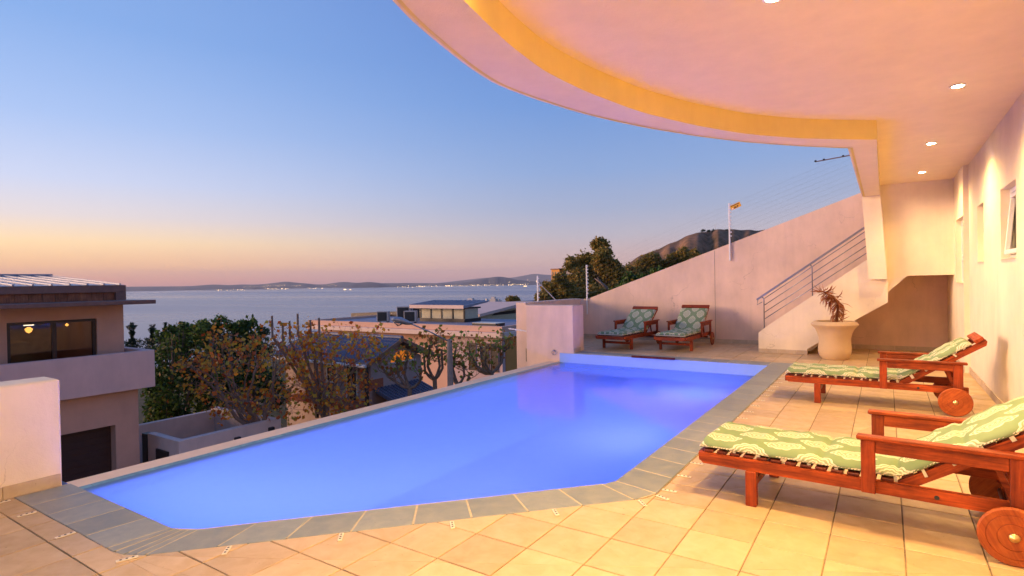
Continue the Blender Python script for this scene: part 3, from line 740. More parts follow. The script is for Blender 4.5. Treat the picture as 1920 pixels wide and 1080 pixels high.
# ------------------------------------------------------------------ boundary wall, side wall, pier, left wall
bw = thing('boundary_wall', 'long plastered boundary wall rising in a slope behind the stairs', 'wall', (0, 0, 0))
SL = (3.14-.99)/6.12
m = MB(); m.prismy([(-6.9, -6), (3.2, -6), (3.2, .99+SL*9.68), (-6.48, .99), (-6.9, .985)], BY, BY+.22)
m.build('wall', M['bwall'], bw)
j = MB(); j.box(-3.249, -3.243, BY-.0015, BY+.01, .09, 2.10); j.build('expansion_joint', M['dark'], bw)
skirting(bw, (-6.6, BY), (WXF, BY), (0, -1))
sw = thing('side_wall', 'low side wall with flat top running from the pier to the boundary wall', 'wall', (0, 0, 0))
m = MB(); m.box(-6.92, -6.66, 10.6, BY, -6, 1.005, .006); m.build('wall', M['bwall'], sw)
pier = thing('pier', 'stout square pier washed violet by the pool light at the far corner', 'pier', (0, 0, 0))
m = MB(); m.box(-6.44, -5.31, 10.25, 10.58, -6, .965, .008); m.box(-6.66, -5.35, 10.585, 10.80, -6, .955); m.build('block', M['bwall'], pier)
skirting(pier, (-5.31, 10.25), (-5.31, 10.56), (1, 0)); 
m = MB(); m.lathe([(.012, 0), (.016, .012), (.0001, .014)], 10, 'y', (0, 0, 0)); 
rg_ = MB(); rg_.tube([(.045*sin(2*pi*k/20), 0, .045*cos(2*pi*k/20)) for k in range(21)], .006, 6, False); ro = rg_.build('ring', M['steel'], pier, True); ro.location = (-5.76, 10.232, -.02); ro.rotation_euler = (R(12), 0, 0)
bo = MB(); bo.box(-5.772, -5.748, 10.215, 10.25, .02, .045, .004); bo.build('ring_bracket', M['steel'], pier)
lwll = thing('left_wall', 'low cream plastered wall with tile skirting at the left corner of the deck', 'wall', (0, 0, 0))
m = MB(); m.box(-5.44, -5.15, -2.5, 1.64, -6, .79, .012); m.build('wall', M['villa'], lwll)
skirting(lwll, (-5.15, 1.63), (-5.15, -1.5), (1, 0))
# podium under the terrace
pd = MB(); pd.box(-5.6, 1.2, -2.5, 1.30, -6, -.31); pd.box(-1.30, 1.2, 1.30, 13.3, -6, -.31); pd.box(-6.65, -1.30, 10.82, 13.3, -6, -.31); pd.box(-5.66, -1.3, 1.3, 10.8, -6, -1.6)
tag(pd.build('podium', M['rimbeige']), kind='structure')

# ------------------------------------------------------------------ staircase with railing
st = thing('staircase', 'plastered staircase rising to the right with solid stringer', 'staircase', (0, 0, 0))
SY = 11.90
m = MB(); m.prismy([(-2.09, 0), (-1.24, 0), (-1.24, .10), (-.41, .70), (.035, .99), (.035, 2.02), (-.15, 1.84), (-1.93, .52), (-2.09, .38)], SY, SY+.14)
m.build('stringer', M['villa'], st)
sp = MB(); sp.prismy([(-1.95, .02), (-1.2, .05), (-.41, .74), (.04, 1.172), (.325, 1.452), (.325, 1.62), (-.41, .95), (-1.95, .20)], SY+.142, BY-.005); sp.build('stair_slab', M['villa'], st)
for k in range(9):
    x0 = -1.95+k*.245; m = MB(); m.box(x0, x0+.265, SY+.143, BY-.004, .10+k*.165, .10+(k+1)*.165-.005, .006); m.build('step', M['skirt'], st)
skirting(st, (-2.09, SY), (-1.24, SY), (0, -1), h=.075)
rl = thing('stair_railing', 'grey steel handrail with four thin rods climbing the staircase', 'railing', (0, 0, 0))
RYY = SY+.05; rs = (2.32-1.03)/(1.81)
zr = lambda x: 1.03+(x+2.12)*rs
m = MB(); m.bar((-2.12, RYY, 1.03), (-.28, RYY, zr(-.28)), .05, .035)
m.tube([(-2.10, RYY, 1.02), (-2.115, RYY, .93), (-2.02, RYY, .985)], .009, 6); m.build('handrail', M['steel'], rl, R(40))
for dz in (.075, .205, .345, .475):
    m = MB(); m.tube([(-1.99, RYY, zr(-1.99)-dz), (-.255, RYY, zr(-.255)-dz)], .0075, 8); m.build('rod', M['steel'], rl, True)
for x, zb in ((-1.99, .49), (-1.145, 1.10), (-.255, 1.77)):
    m = MB(); m.tube([(x, RYY, zb-.03), (x, RYY, zr(x)-.09), (x-.03, RYY, zr(x)-.03)], .011, 8); o = m.build('post', M['steel'], rl, True)
    b_ = MB(); b_.lathe([(.026, 0), (.026, .008), (.0001, .008)], 12, c=(x, RYY, zb-.02)); b_.build('base_plate', M['steel'], o)

# ------------------------------------------------------------------ pot and dead plant
pot = thing('plant_pot', 'big flared clay pot standing in front of the staircase', 'pot', (-.76, 11.47, 0))
prof = [(.0001, .001), (.195, .001), (.213, .02), (.245, .075), (.262, .14), (.260, .21), (.250, .30), (.252, .38), (.272, .46), (.305, .535), (.322, .555), (.365, .60), (.370, .615), (.352, .645), (.318, .668), (.296, .672), (.284, .66), (.280, .60), (.0001, .585)]
m = MB(); m.lathe(prof, 48); m.build('body', M['terra'], pot, R(35))
m = MB(); m.lathe([(.0001, .634), (.15, .628), (.279, .612), (.279, .60)], 24); m.build('soil', M['soil'], pot, True)
dp = thing('dead_plant', 'dried brown drooping plant with shrivelled leaves in the clay pot', 'plant', (-.73, 11.47, .62))
stemp = [Vector(p) for p in [(0, 0, 0), (.02, 0, .18), (.03, -.01, .36), (-.03, -.02, .47), (-.13, -.03, .54), (-.22, -.04, .585)]]
m = MB(); m.tube(stemp, [.022, .02, .018, .016, .013, .009], 8); m.build('stem', M['leaf_dry'], dp, True)
m = MB()
for k in range(330):
    t_ = random.random()**.8; s_ = t_*(len(stemp)-1); i = min(int(s_), len(stemp)-2); p = stemp[i].lerp(stemp[i+1], s_-i)
    a = random.uniform(0, 2*pi); L = random.uniform(.10, .24); top = t_ > .86
    if top: d = Vector((cos(a)*.9-.2, sin(a)*.7, random.uniform(-.6, 1.0))).normalized()
    else: d = Vector((cos(a)*.35, sin(a)*.35, random.uniform(-1, -.45) if random.random() < .86 else random.uniform(-.2, .7))).normalized()
    q0 = p+Vector((cos(a), sin(a), 0))*.015; side = d.cross(Vector((sin(a), cos(a), .3))).normalized()*random.uniform(.004, .009)
    q1 = q0+d*L*.5+Vector((cos(a), sin(a), 0))*.03; q2 = q0+d*L+Vector((0, 0, -.03 if not top else 0))
    m.add([q0-side*.6, q0+side*.6, q1-side, q1+side, q2], [(0, 1, 3, 2), (2, 3, 4)])
tag(m.build('foliage', M['leaf_dry'], dp), kind='stuff')

# ------------------------------------------------------------------ sun loungers
def cushion_mesh(angle, hx, hz):
    """pad following the bed to hx, then the backrest; returns MB with uv and the path function"""
    L1, L2, Wd, th = hx-.01, .74, .60, .062
    ca, sa = cos(angle), sin(angle)
    def path(s_):
        if s_ < L1-.06: return (s_, hz), (1, 0)
        if s_ > L1+.06: d = s_-L1; return (L1+d*ca, hz+d*sa), (ca, sa)
        k = (s_-L1+.06)/.12; t_ = (1-k+k*ca, k*sa); l_ = sqrt(t_[0]**2+t_[1]**2); t_ = (t_[0]/l_, t_[1]/l_)
        a, b_ = (L1-.06, hz), (L1+.06*ca, hz+.06*sa); c = (L1, hz); x = (1-k)**2*a[0]+2*k*(1-k)*c[0]+k*k*b_[0]; z = (1-k)**2*a[1]+2*k*(1-k)*c[1]+k*k*b_[1]
        return (x, z), t_
    m = MB(); uv = []; ns = 120; prof = []
    for k in range(7): prof.append((k/6, 1))
    ring = [(-Wd/2, .12), (-Wd/2-.004, .38), (-Wd/2+.012, .72), (-Wd/2+.05, .95), (-Wd*.28, 1.02), (-Wd*.1, .97), (0, 1.0), (Wd*.1, .97), (Wd*.28, 1.02), (Wd/2-.05, .95), (Wd/2-.012, .72), (Wd/2+.004, .38), (Wd/2, .12), (Wd/2-.03, .0), (0, .0), (-Wd/2+.03, .0)]
    nr = len(ring); arc = [0]
    for a, b_ in zip(ring[:-1], ring[1:]): arc.append(arc[-1]+sqrt((a[0]-b_[0])**2+((a[1]-b_[1])*th)**2))
    for i in range(ns+1):
        s_ = (L1+L2)*i/ns; (x, z), t_ = path(s_); e = 1.0
        for c in (L1, L1-.40, L1+.36): e -= .30*math.exp(-((s_-c)/.018)**2)
        endk = min(1, min(s_, L1+L2-s_)/.03+.35); e *= endk
        jit = .004*sin(s_*23+1)+.003*sin(s_*57)
        for k, (y, h) in enumerate(ring):
            hh = h*th*e+(jit if h > .9 else 0)
            yy = y+.005*sin(s_*31+y*9)*(1 if abs(y) > Wd*.45 else 0)
            m.v.append((x-t_[1]*hh, yy, z+t_[0]*hh)); uv.append((s_+.07, arc[k]))
    for i in range(ns):
        for k in range(nr): m.f.append((i*nr+k, i*nr+(k+1) % nr, (i+1)*nr+(k+1) % nr, (i+1)*nr+k))
    m.f.append(tuple(range(nr))); m.f.append(tuple(ns*nr+k for k in range(nr))[::-1]); m.uv = uv
    fr = MB(); n2 = 110
    for sd_ in (-1, 1):
        for i in range(n2):
            s0, s1 = (L1+L2)*i/n2, (L1+L2)*(i+1)/n2; (x0, z0), t0 = path(s0); (x1, z1), t1 = path(s1); y = sd_*(Wd/2+.003); w_ = random.uniform(.003, .009); o_ = sd_*random.uniform(.002, .008)
            b0, b1 = .012, .020
            fr.add([(x0-t0[1]*b1, y, z0+t0[0]*b1), (x1-t1[1]*b1, y, z1+t1[0]*b1), ((x0+x1)/2-t0[1]*(b1-w_), y+o_, (z0+z1)/2+t0[0]*(b1-w_)), (x0-t0[1]*b0, y+o_*.5, z0+t0[0]*b0)], [(0, 1, 2, 3)])
    for i in range(50):
        y0 = -Wd/2+Wd*i/50; y1 = y0+Wd/50
        for s_, e in ((0, -1), (L1+L2, 1)):
            (x, z), t_ = path(s_); o_ = e*random.uniform(.003, .010)
            fr.add([(x-t_[1]*.02, y0, z+t_[0]*.02), (x-t_[1]*.02, y1, z+t_[0]*.02), (x+t_[0]*o_-t_[1]*.01, (y0+y1)/2, z+t_[1]*o_+t_[0]*.01), (x+t_[0]*o_*.6, y0, z+t_[1]*o_*.6)], [(0, 1, 2, 3)])
    ties = []
    for s_ in np.linspace(.22, L1+L2-.18, 11):
        (x, z), t_ = path(s_); ties.append((x, z, math.atan2(t_[1], t_[0])))
    return m, fr, ties
LW = .64; HX, HZ_ = 1.13, .30
def make_lounger(x, y, rz, angle, label, clabel):
    t = thing('sun_lounger', label, 'sun lounger', (x, y, 0), rz, 'wooden wheeled sun loungers on the terrace')
    for sy in (0, 1):                               # sy=0 near rail, 1 far rail
        yy = -LW/2-.02 if sy == 0 else LW/2-.02
        o = MB(); o.prismy([(0, .285), (0, .255), (.03, .222), (1.70, .222), (1.70, .292), (0, .292)], yy, yy+.04).build('side_rail', M['wood'], t)
        MB().box(.30, .365, yy-.005+(.0 if sy else -.008), yy+.04, 0, .221, .004).build('leg', M['woodz'], t)
        ya = yy-.032 if sy == 0 else yy+.042
        MB().box(.935, 1.005, ya, ya+.03, .225, .526, .004).build('arm_post', M['woodz'], t)
        MB().box(1.575, 1.655, ya, ya+.03, .19, .526, .004).build('arm_post', M['woodz'], t)
        MB().box(1.006, 1.574, ya+.003, ya+.027, .455, .526, .003).build('arm_rail', M['wood'], t)
        yo = ya-.02 if sy == 0 else ya-.01
        MB().box(.915, 1.69, yo, yo+.06, .527, .553, .006).build('armrest', M['wood'], t)
        yw = ya-.034 if sy == 0 else ya+.034
        o = MB(); sgn = -1 if sy == 0 else 1
        prof = [(.0001, -.013), (.137, -.013), (.145, -.006), (.145, .006), (.137, .013), (.112, .013), (.110, .010), (.107, .013), (.068, .013), (.066, .010), (.063, .013), (.0001, .013)]
        o.lathe([(r_, h*sgn) for r_, h in prof], 40, 'y'); wo = o.build('wheel', M['wheel'], t, R(25)); wo.location = (1.585, yw, .146); wo.rotation_euler = (0, random.uniform(0, 6), 0)
        hb = MB(); hb.lathe([(.0001, .030*sgn), (.008, .029*sgn), (.010, .022*sgn), (.021, .021*sgn), (.024, .0135*sgn)], 16, 'y'); hb.build('hub', M['brass'], wo, True)
    MB().box(-.012, .018, -LW/2+.022, LW/2-.022, .224, .291, .004).build('end_rail', M['woody'], t)
    MB().box(.315, .345, -LW/2+.025, LW/2-.025, .105, .155, .004).build('cross_rail', M['woody'], t)
    MB().box(1.60, 1.64, -LW/2+.022, LW/2-.022, .13, .19, .004).build('cross_rail', M['woody'], t)
    MB().tube([(1.585, -LW/2-.09, .146), (1.585, LW/2+.09, .146)], .011, 8).build('axle', M['steel'], t, True)
    MB().lathe([(.0001, -.001), (.012, -.001), (.012, .004)], 12, 'y', (1.28, -LW/2-.021, .255)).build('pin_hole', M['dark'], t)
    sl0 = None
    for k in range(13):
        x0 = .03+k*.083
        if sl0 is None: sl0 = MB().box(0, .062, -LW/2+.001, LW/2-.001, 0, .016, .003).build('slat', M['slat'], t); sl0.location = (x0, 0, .2815+.012)
        else: c = sl0.copy(); COL.objects.link(c); c.parent = t; c.location = (x0, 0, .2815+.012)
    yy = -LW/2+.03
    bo = MB().prismy([(0, -.045), (.86, -.045), (.89, -.015), (.89, .012), (0, .012)], yy, yy+.04).build('backrest', M['wood'], t)
    MB().prismy([(0, -.045), (.86, -.045), (.89, -.015), (.89, .012), (0, .012)], -yy-.04, -yy).build('back_rail', M['wood'], bo)
    bo.location = (HX-.02, 0, .283); bo.rotation_euler = (0, -angle, 0)
    s0 = None
    for k in range(9):
        if s0 is None: s0 = MB().box(0, .06, -LW/2+.03, LW/2-.03, .0125, .026, .003).build('back_slat', M['slat'], bo); s0.location = (.03, 0, 0)
        else: c = s0.copy(); COL.objects.link(c); c.parent = bo; c.location = (.03+k*.084, 0, 0)
    hr = MB().box(.80, .885, -LW/2+.012, LW/2-.012, .0135, .05, .005).build('head_rail', M['woody'], bo)
    xr = HX+.45*cos(angle); zr_ = .26+.45*sin(angle)
    for yy in (-LW/2+.09, LW/2-.09): MB().bar((min(xr+.1, 1.66), yy, .25), (xr, yy, zr_), .025, .03).build('prop_stay', M['wood'], t)
    cm_, fr, ties = cushion_mesh(angle, HX, HZ_+.014)
    cu = cm_.build('lounger_cushion', M['cushion'], None, True); cu.location = (x, y, 0); cu.rotation_euler = (0, 0, rz)
    tag(cu, clabel, 'cushion', 'printed cushions on the sun loungers')
    f_ = fr.build('lace_trim', M['frill'], cu); tag(f_, kind='stuff')
    tm = None
    for k, (tx, tz, ta) in enumerate(ties):
        for sy in (-1, 1):
            if tm is None: tm = MB().box(-.012, .012, -.002, .002, -.03, .012).build('tie', M['frill'], cu); c = tm
            else: c = tm.copy(); COL.objects.link(c); c.parent = cu
            c.location = (tx, sy*(LW/2-.022), tz-.004); c.rotation_euler = (0, -ta+random.uniform(-.25, .25), 0)
            c.scale = (random.uniform(.6, 1.3), 1, random.uniform(.6, 1.2))
    return t
make_lounger(-1.04, 4.175, R(-3.2), R(33), 'wooden sun lounger nearest the camera with its red wheel cut by the frame', 'green flower print cushion on the nearest sun lounger')
make_lounger(-1.0, 7.70, R(0), R(34), 'wooden sun lounger with reclined back against the right wall, below the windows', 'pale green print cushion on the lounger by the right wall')
make_lounger(-4.83, 10.98, R(86), R(36), 'wooden sun lounger next to the pier, left of the pair by the boundary wall', 'green print cushion covering the top of the lounger next to the pier')
make_lounger(-3.63, 11.22, R(89), R(39), 'wooden sun lounger with bare head rail, right of the pair by the boundary wall', 'green print cushion below the bare head rail by the boundary wall')

# ------------------------------------------------------------------ electric fence on the walls
ef = thing('electric_fence', 'white electric fence posts with thin wires along the sloping wall top', 'fence', (0, 0, 0))
def fpost(x, y, z0, z1, n, brk=None, horiz=None):
    m = MB()
    if horiz: m.bar((x, y, z0), horiz, .022, .022)
    else: m.box(x-.016, x+.016, y-.016, y+.016, z0, z1, .004)
    o = m.build('fence_post', M['white'], ef); k0 = None
    for k in range(n):
        t_ = (k+.6)/n
        p = Vector((x, y, z0)).lerp(Vector(horiz), t_) if horiz else Vector((x, y, z1-.03-(z1-z0)*.62*k/n if not brk else z1-.06-(z1-z0)*.9*k/n))
        m = MB(); m.lathe([(.0001, -.022), (.012, -.020), (.016, -.008), (.010, 0), (.016, .008), (.012, .02), (.0001, .022)], 10, 'x' if not horiz else 'z')
        i_ = m.build('insulator', M['white'], o, True); i_.location = p+(Vector((.026, 0, 0)) if not horiz else Vector((0, 0, 0)))
    return o
fpost(-6.455, BY-.03, .60, 1.88, 9); fpost(-2.905, BY-.03, 1.86, 3.15, 9); fpost(.70, BY-.03, 3.1, 4.4, 9)
fpost(-6.79, 11.35, 1.0, 1.60, 6, True)
m = MB(); m.tube([(-6.79, 11.36, 1.46), (-6.70, 12.05, 1.005)], .011, 8); m.build('brace', M['white'], ef)
fpost(-6.45, 10.42, .38, .38, 4, None, (-6.97, 10.36, .44)); fpost(-6.66, 11.7, .62, .62, 5, None, (-7.5, 11.5, .70))
for k in range(8):
    dz = 1.85-.105*k
    a = Vector((-6.43, BY-.03, dz+.0)); b_ = Vector((-2.88, BY-.03, dz+1.27)); c = Vector((.72, BY-.03, dz+2.52))
    m = MB(); m.tube([a, b_, c], .0009, 4); m.tube([Vector((-6.77, 11.35, 1.55-.085*k)), a], .0009, 4); m.build('wire', M['wire'], ef)
sg = MB(); sg.m = Matrix.Translation((-2.87, BY-.05, 3.03)) @ Matrix.Rotation(R(-21), 4, 'Y'); sg.box(0, .225, -.002, .002, -.055, .055, .0015)
so = sg.build('warning_sign', M['sign'], ef)
sg = MB(); sg.m = Matrix.Translation((-2.87, BY-.05, 3.03)) @ Matrix.Rotation(R(-21), 4, 'Y')
for x0, x1, z in ((.02, .05, .03), (.055, .075, .03), (.08, .12, .03), (.125, .15, .03), (.155, .2, .03), (.07, .10, -.012), (.105, .12, -.012), (.135, .17, -.01), (.07, .12, -.034), (.13, .16, -.034)): sg.box(x0, x1, -.0035, -.0021, z-.008, z+.008)
tag(sg.build('print', M['black'], so), kind='stuff')
sg = MB(); sg.m = Matrix.Translation((-2.87, BY-.05, 3.03)) @ Matrix.Rotation(R(-21), 4, 'Y'); sg.add([(.015, -.003, -.045), (.055, -.003, -.045), (.035, -.003, -.008)], [(0, 1, 2)]); sg.build('emblem', M['white'], so)
an = thing('antenna', 'thin rod antenna poking out behind the roof column', 'antenna', (-.3, 13.9, 3.30))
m = MB(); m.tube([(.35, 0, -1.0), (.35, 0, .76)], .018, 8); m.build('mast', M['galv'], an)
m = MB(); m.tube([(-.95, 0, .66), (.5, 0, .77)], .012, 8); o = m.build('boom', M['lfascia'], an)
for x in (-.94, -.78, -.42, -.05): m = MB(); m.box(x-.02, x+.02, -.02, .02, .655+(x+.95)*.076, .69+(x+.95)*.076, .004); m.build('clamp', M['dark'], o)

# ------------------------------------------------------------------ left neighbour house
lh = thing('taupe_house', 'taupe modern house with ribbed metal roof and long balcony on the left', 'house', (-17.3, 7.72, 0))
# local frame: x = -world y (to the left in the picture), y = away from the terrace
lh.rotation_euler = (0, 0, R(-90)); lh.scale = (1, 1, 1)
# in this frame local (a, b) -> world (-17.3 + b', ...): rotation -90 maps local x to -y world, local y to +x world; depth is -y
def L(name, mat, fn, parent=lh, smooth=False): m = MB(); fn(m); return m.build(name, mat, parent, smooth)
wl_, hw = 11.0, 8.0
def f(m):
    m.box(.28, .95, -8, -1.2, -1.5, 1.15); m.box(.95, 2.90, -1.5, -1.2, .66, 1.15); m.box(.95, 2.90, -1.5, -1.2, -1.5, -.85); m.box(2.90, wl_, -8, -1.2, -1.5, 1.15); m.box(.95, 2.9, -8, -4.5, -1.5, 1.15)
L('wall', M['lhouse'], f)
L('floor_slab', M['lpar'], lambda m: m.box(.02, wl_, -8, -.02, -1.28, -1.12))
L('parapet', M['lpar'], lambda m: (m.box(0, wl_, -.2, 0, -1.31, -.265, .01), m.box(0, .2, -3.0, -.201, -1.31, -.267)))
L('lower_wall', M['lhouse'], lambda m: (m.box(.30, .88, -8, -.35, -6, -1.282), m.box(.88, 4.2, -.9, -.35, -2.25, -1.282), m.box(4.2, wl_, -8, -.35, -6, -1.282)))
gd = L('garage_door', M['garage'], lambda m: m.box(.87, 4.21, -.72, -.66, -5, -2.2))
for k in range(14): L('door_panel', M['garage'], lambda m: m.box(.885, 4.19, -.655, -.645, -4.6+k*.17, -4.6+k*.17+.16, .008), gd)
cn = L('canopy', M['lfascia'], lambda m: m.box(-.06, wl_, -1.8, .02, 1.04, 1.15, .01))
rb = L('roof_fascia', M['lfascia'], lambda m: (m.box(.22, wl_, -1.30, -1.14, 1.38, 1.585, .008), m.box(.22, .48, -1.30, -1.145, 1.151, 1.379), m.box(.22, .30, -8, -1.31, 1.151, 1.585)))
for k in range(28): L('cedar_board', M['cedar'], lambda m: m.box(.48+k*.28, .48+k*.28+.272, -1.32, -1.24, 1.152, 1.378, .004), rb)
L('soffit_box', M['lhouse'], lambda m: m.box(.31, wl_, -8, -1.33, 1.151, 1.50))
rf = L('roof', M['metal_roof'], lambda m: (m.prismx([(-1.18, 1.588), (-6.9, 1.97), (-8.2, 1.8), (-8.2, 1.58)], .24, wl_)))
for k in range(24):
    x = .34+k*.40
    def f(m): m.prismx([(-1.16, 1.59), (-6.85, 1.97), (-6.85, 2.015), (-1.16, 1.635)], x, x+.045)
    L('roof_seam', M['metal_roof'], f, rf)
L('ridge_cap', M['metal_roof'], lambda m: m.prismx([(-6.6, 1.96), (-7.1, 1.98), (-7.1, 2.04), (-6.6, 2.03)], .24, 2.2), rf)
for x, r_ in ((3.2, .12), (4.0, .09)): L('roof_dome', M['white'], lambda m: m.lathe([(r_, 0), (r_*.9, r_*.5), (r_*.5, r_*.86), (.0001, r_)], 16, c=(x, -6.4, 1.93)), rf, True)
wn_ = L('sliding_window', M['wframe'], lambda m: (m.box(.955, 1.03, -1.34, -1.26, -.8, .655), m.box(2.82, 2.895, -1.34, -1.26, -.8, .655), m.box(1.03, 2.82, -1.34, -1.26, .585, .655), m.box(1.03, 2.82, -1.34, -1.26, -.8, -.72), m.box(1.86, 1.96, -1.35, -1.25, -.72, .585)))
L('pane', M['glass'], lambda m: m.box(1.03, 1.86, -1.31, -1.30, -.72, .585), wn_); L('pane', M['glass'], lambda m: m.box(1.96, 2.82, -1.29, -1.28, -.72, .585), wn_)
L('room', M['interior'], lambda m: (m.box(.96, 2.89, -4.4, -4.3, -1.1, .9), m.box(2.30, 2.88, -3.2, -1.6, -1.1, .1)))
L('room_lamp', M['rlamp'], lambda m: (m.lathe([(.0001, .30), (.06, .34), (.09, .42), (.03, .47)], 16, c=(2.15, -2.3, 0)), m.lathe([(.0001, .42), (.05, .46), (.0001, .52)], 12, c=(1.25, -2.4, 0))))
L('tube_lamp', M['tube'], lambda m: m.box(1.98, 2.20, -2.52, -2.48, .50, .545))
tag(lh, None)

yd = thing('walled_yard', 'small white walled service yard with meter boxes beside the taupe house', 'yard wall', (0, 0, 0))
L('wall', M['yard'], lambda m: (m.box(-16.95, -16.75, 8.05, 11.3, -6, -2.88, .01), m.box(-20.6, -16.951, 11.05, 11.25, -6, -2.90), m.box(-18.6, -16.951, 8.05, 8.25, -6, -2.89)), yd)
L('inner_wall', M['yard'], lambda m: m.box(-20.6, -20.4, 8.4, 11.049, -6, -3.0), yd)
L('gate_panel', M['dark'], lambda m: m.box(-18.9, -18.61, 8.02, 8.2, -6, -2.92), yd)
L('meter_box', M['wframe'], lambda m: m.box(-18.0, -17.3, 7.99, 8.045, -3.9, -3.25, .01), yd)
for y, z in ((10.9, -3.2), (9.75, -3.25)): L('wall_lamp', M['dark'], lambda m: m.box(-16.748, -16.62, y-.09, y+.09, z-.1, z+.1, .02), yd)

# ------------------------------------------------------------------ tiled house, peach house, roofscape
th = thing('gabled_house', 'low house with dark blue tiled gable roof and arched gable window', 'house', (0, 0, 0))
ey, ez, ry, rz_ = 15.9, -1.78, 17.95, -.90
x1, x0 = -17.7, -24.2
L('wall', M['gablew'], lambda m: (m.prismx([(16.5, -6), (19.6, -6), (19.6, -1.85), (17.95, -1.14), (16.5, -1.72)], -24, -18.15)), th)
def roof_side(name, ya, za, yb, zb):
    o = L('roof', M['slateroof'], lambda m: m.add([(x0, ya, za), (x1, ya, za), (x1, yb, zb), (x0, yb, zb), (x0, ya, za-.06), (x1, ya, za-.06), (x1, yb, zb-.06), (x0, yb, zb-.06)], [(0, 1, 2, 3), (0, 4, 5, 1), (1, 5, 6, 2), (3, 2, 6, 7), (0, 3, 7, 4)]), th)
    m = MB(); nr_, nc = 8, 30
    for r_ in range(nr_):
        for c in range(nc):
            xa = x0+(x1-x0)*c/nc; xb = x0+(x1-x0)*(c+1)/nc; t0, t1 = r_/nr_, (r_+1.12)/nr_
            p = lambda t_: (ya+(yb-ya)*min(t_, 1), za+(zb-za)*min(t_, 1))
            (y_a, z_a), (y_b, z_b) = p(t0), p(t1); xm = (xa+xb)/2
            m.add([(xa, y_a, z_a+.035), (xm, y_a, z_a+.085), (xb, y_a, z_a+.035), (xb, y_b, z_b+.01), (xm, y_b, z_b+.06), (xa, y_b, z_b+.01), (xa, y_a, z_a), (xb, y_a, z_a)], [(0, 1, 4, 5), (1, 2, 3, 4), (0, 6, 7, 2, 1)])
    tag(m.build('roof_tile', M['slateroof'], o), kind='stuff')
roof_side('f', ey, ez, ry, rz_); roof_side('b', 20.0, ez, ry, rz_)
L('ridge_tile', M['slateroof'], lambda m: m.tube([(x0, ry, rz_+.02), (x1, ry, rz_+.02)], .1, 10), th)
L('barge_board', M['brown'], lambda m: m.bar((x1+.02, ey, ez-.06), (x1+.02, ry, rz_-.06), .05, .16), th); L('barge_board', M['brown'], lambda m: m.bar((x1+.02, 20.0, ez-.06), (x1+.02, ry, rz_-.06), .05, .16), th)
L('gutter', M['white'], lambda m: m.box(x0, x1, ey-.12, ey, ez-.14, ez-.02, .02), th)
aw = L('arched_window', M['white'], lambda m: m.box(-18.15, -18.09, 17.5, 19.2, -2.03, -1.96, .008), th)
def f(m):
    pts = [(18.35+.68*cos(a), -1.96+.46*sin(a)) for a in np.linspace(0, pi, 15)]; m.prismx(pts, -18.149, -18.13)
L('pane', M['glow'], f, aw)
L('mullion', M['brown'], lambda m: [m.bar((-18.11, 18.35+.08*cos(a), -1.95+.06*sin(a)), (-18.11, 18.35+.70*cos(a), -1.96+.48*sin(a)), .03, .03) for a in np.linspace(.5, pi-.5, 4)], aw); tag(list(aw.children)[-1], kind='stuff')
L('veranda_post', M['wframe'], lambda m: m.box(-17.95, -17.83, 15.98, 16.1, -4.4, -1.85), th)
L('veranda_post', M['wframe'], lambda m: m.box(-21.2, -21.08, 15.98, 16.1, -4.4, -1.85), th)
L('brick_band', M['brick'], lambda m: m.box(-18.8, -18.14, 16.45, 17.2, -3.0, -2.55), th)
L('veranda_deck', M['brick'], lambda m: m.box(-23, -17.8, 15.9, 16.49, -3.75, -3.55), th)
for x in (-19.3, -20.6):
    o = L('window', M['white'], lambda m: (m.box(x-.36, x-.30, 16.44, 16.52, -3.5, -2.0), m.box(x+.30, x+.36, 16.44, 16.52, -3.5, -2.0), m.box(x-.3, x+.3, 16.44, 16.52, -2.06, -2.0), m.box(x-.3, x+.3, 16.44, 16.52, -2.85, -2.79)), th)
    L('pane', M['wframe'], lambda m: m.box(x-.3, x+.3, 16.47, 16.495, -3.5, -2.06), o)
lr = thing('lean_to_roof', 'lower blue tiled lean-to roof against the gable wall', 'roof', (0, 0, 0))
L('roof_sheet', M['slateroof'], lambda m: m.add([(-18.1, 16.6, -2.95), (-18.1, 19.4, -2.95), (-15.8, 19.4, -3.75), (-15.8, 16.6, -3.75), (-18.1, 16.6, -3.05), (-18.1, 19.4, -3.05), (-15.8, 19.4, -3.85), (-15.8, 16.6, -3.85)], [(0, 3, 2, 1), (0, 4, 7, 3), (2, 3, 7, 6), (1, 2, 6, 5), (4, 5, 6, 7)]), lr)
for k in range(14): L('roof_rib', M['slateroof'], lambda m: m.bar((-18.1, 16.65+k*.2, -2.93), (-15.78, 16.65+k*.2, -3.735), .07, .06), lr)
L('wall', M['gablew'], lambda m: m.box(-18.0, -16.0, 16.7, 19.3, -7, -3.6), lr)

ph = thing('peach_house', 'long flat roofed peach house with white cornice band behind the gabled house', 'house', (0, 0, 0))
L('wall', M['pinkw'], lambda m: (m.box(-21.9, -18.35, 26.6, 34, -8, -1.64)), ph)
L('recessed_wall', M['peach'], lambda m: m.box(-35.3, -21.901, 27.3, 34, -8, -1.64), ph)
L('side_wall', M['orange'], lambda m: m.box(-18.348, -18.30, 26.9, 34, -8, -1.64), ph)
L('parapet', M['peach'], lambda m: (m.box(-35.5, -18.15, 26.33, 26.6, -1.36, -1.03, .01), m.box(-18.42, -18.15, 26.601, 34, -1.36, -1.035), m.box(-35.5, -35.2, 26.601, 34, -1.36, -1.03)), ph)
L('cornice', M['peachband'], lambda m: m.box(-35.3, -17.95, 26.05, 34, -1.66, -1.37, .02), ph)
L('roof', M['flatroof'], lambda m: m.box(-35.2, -18.43, 26.61, 34, -1.36, -1.20), ph)
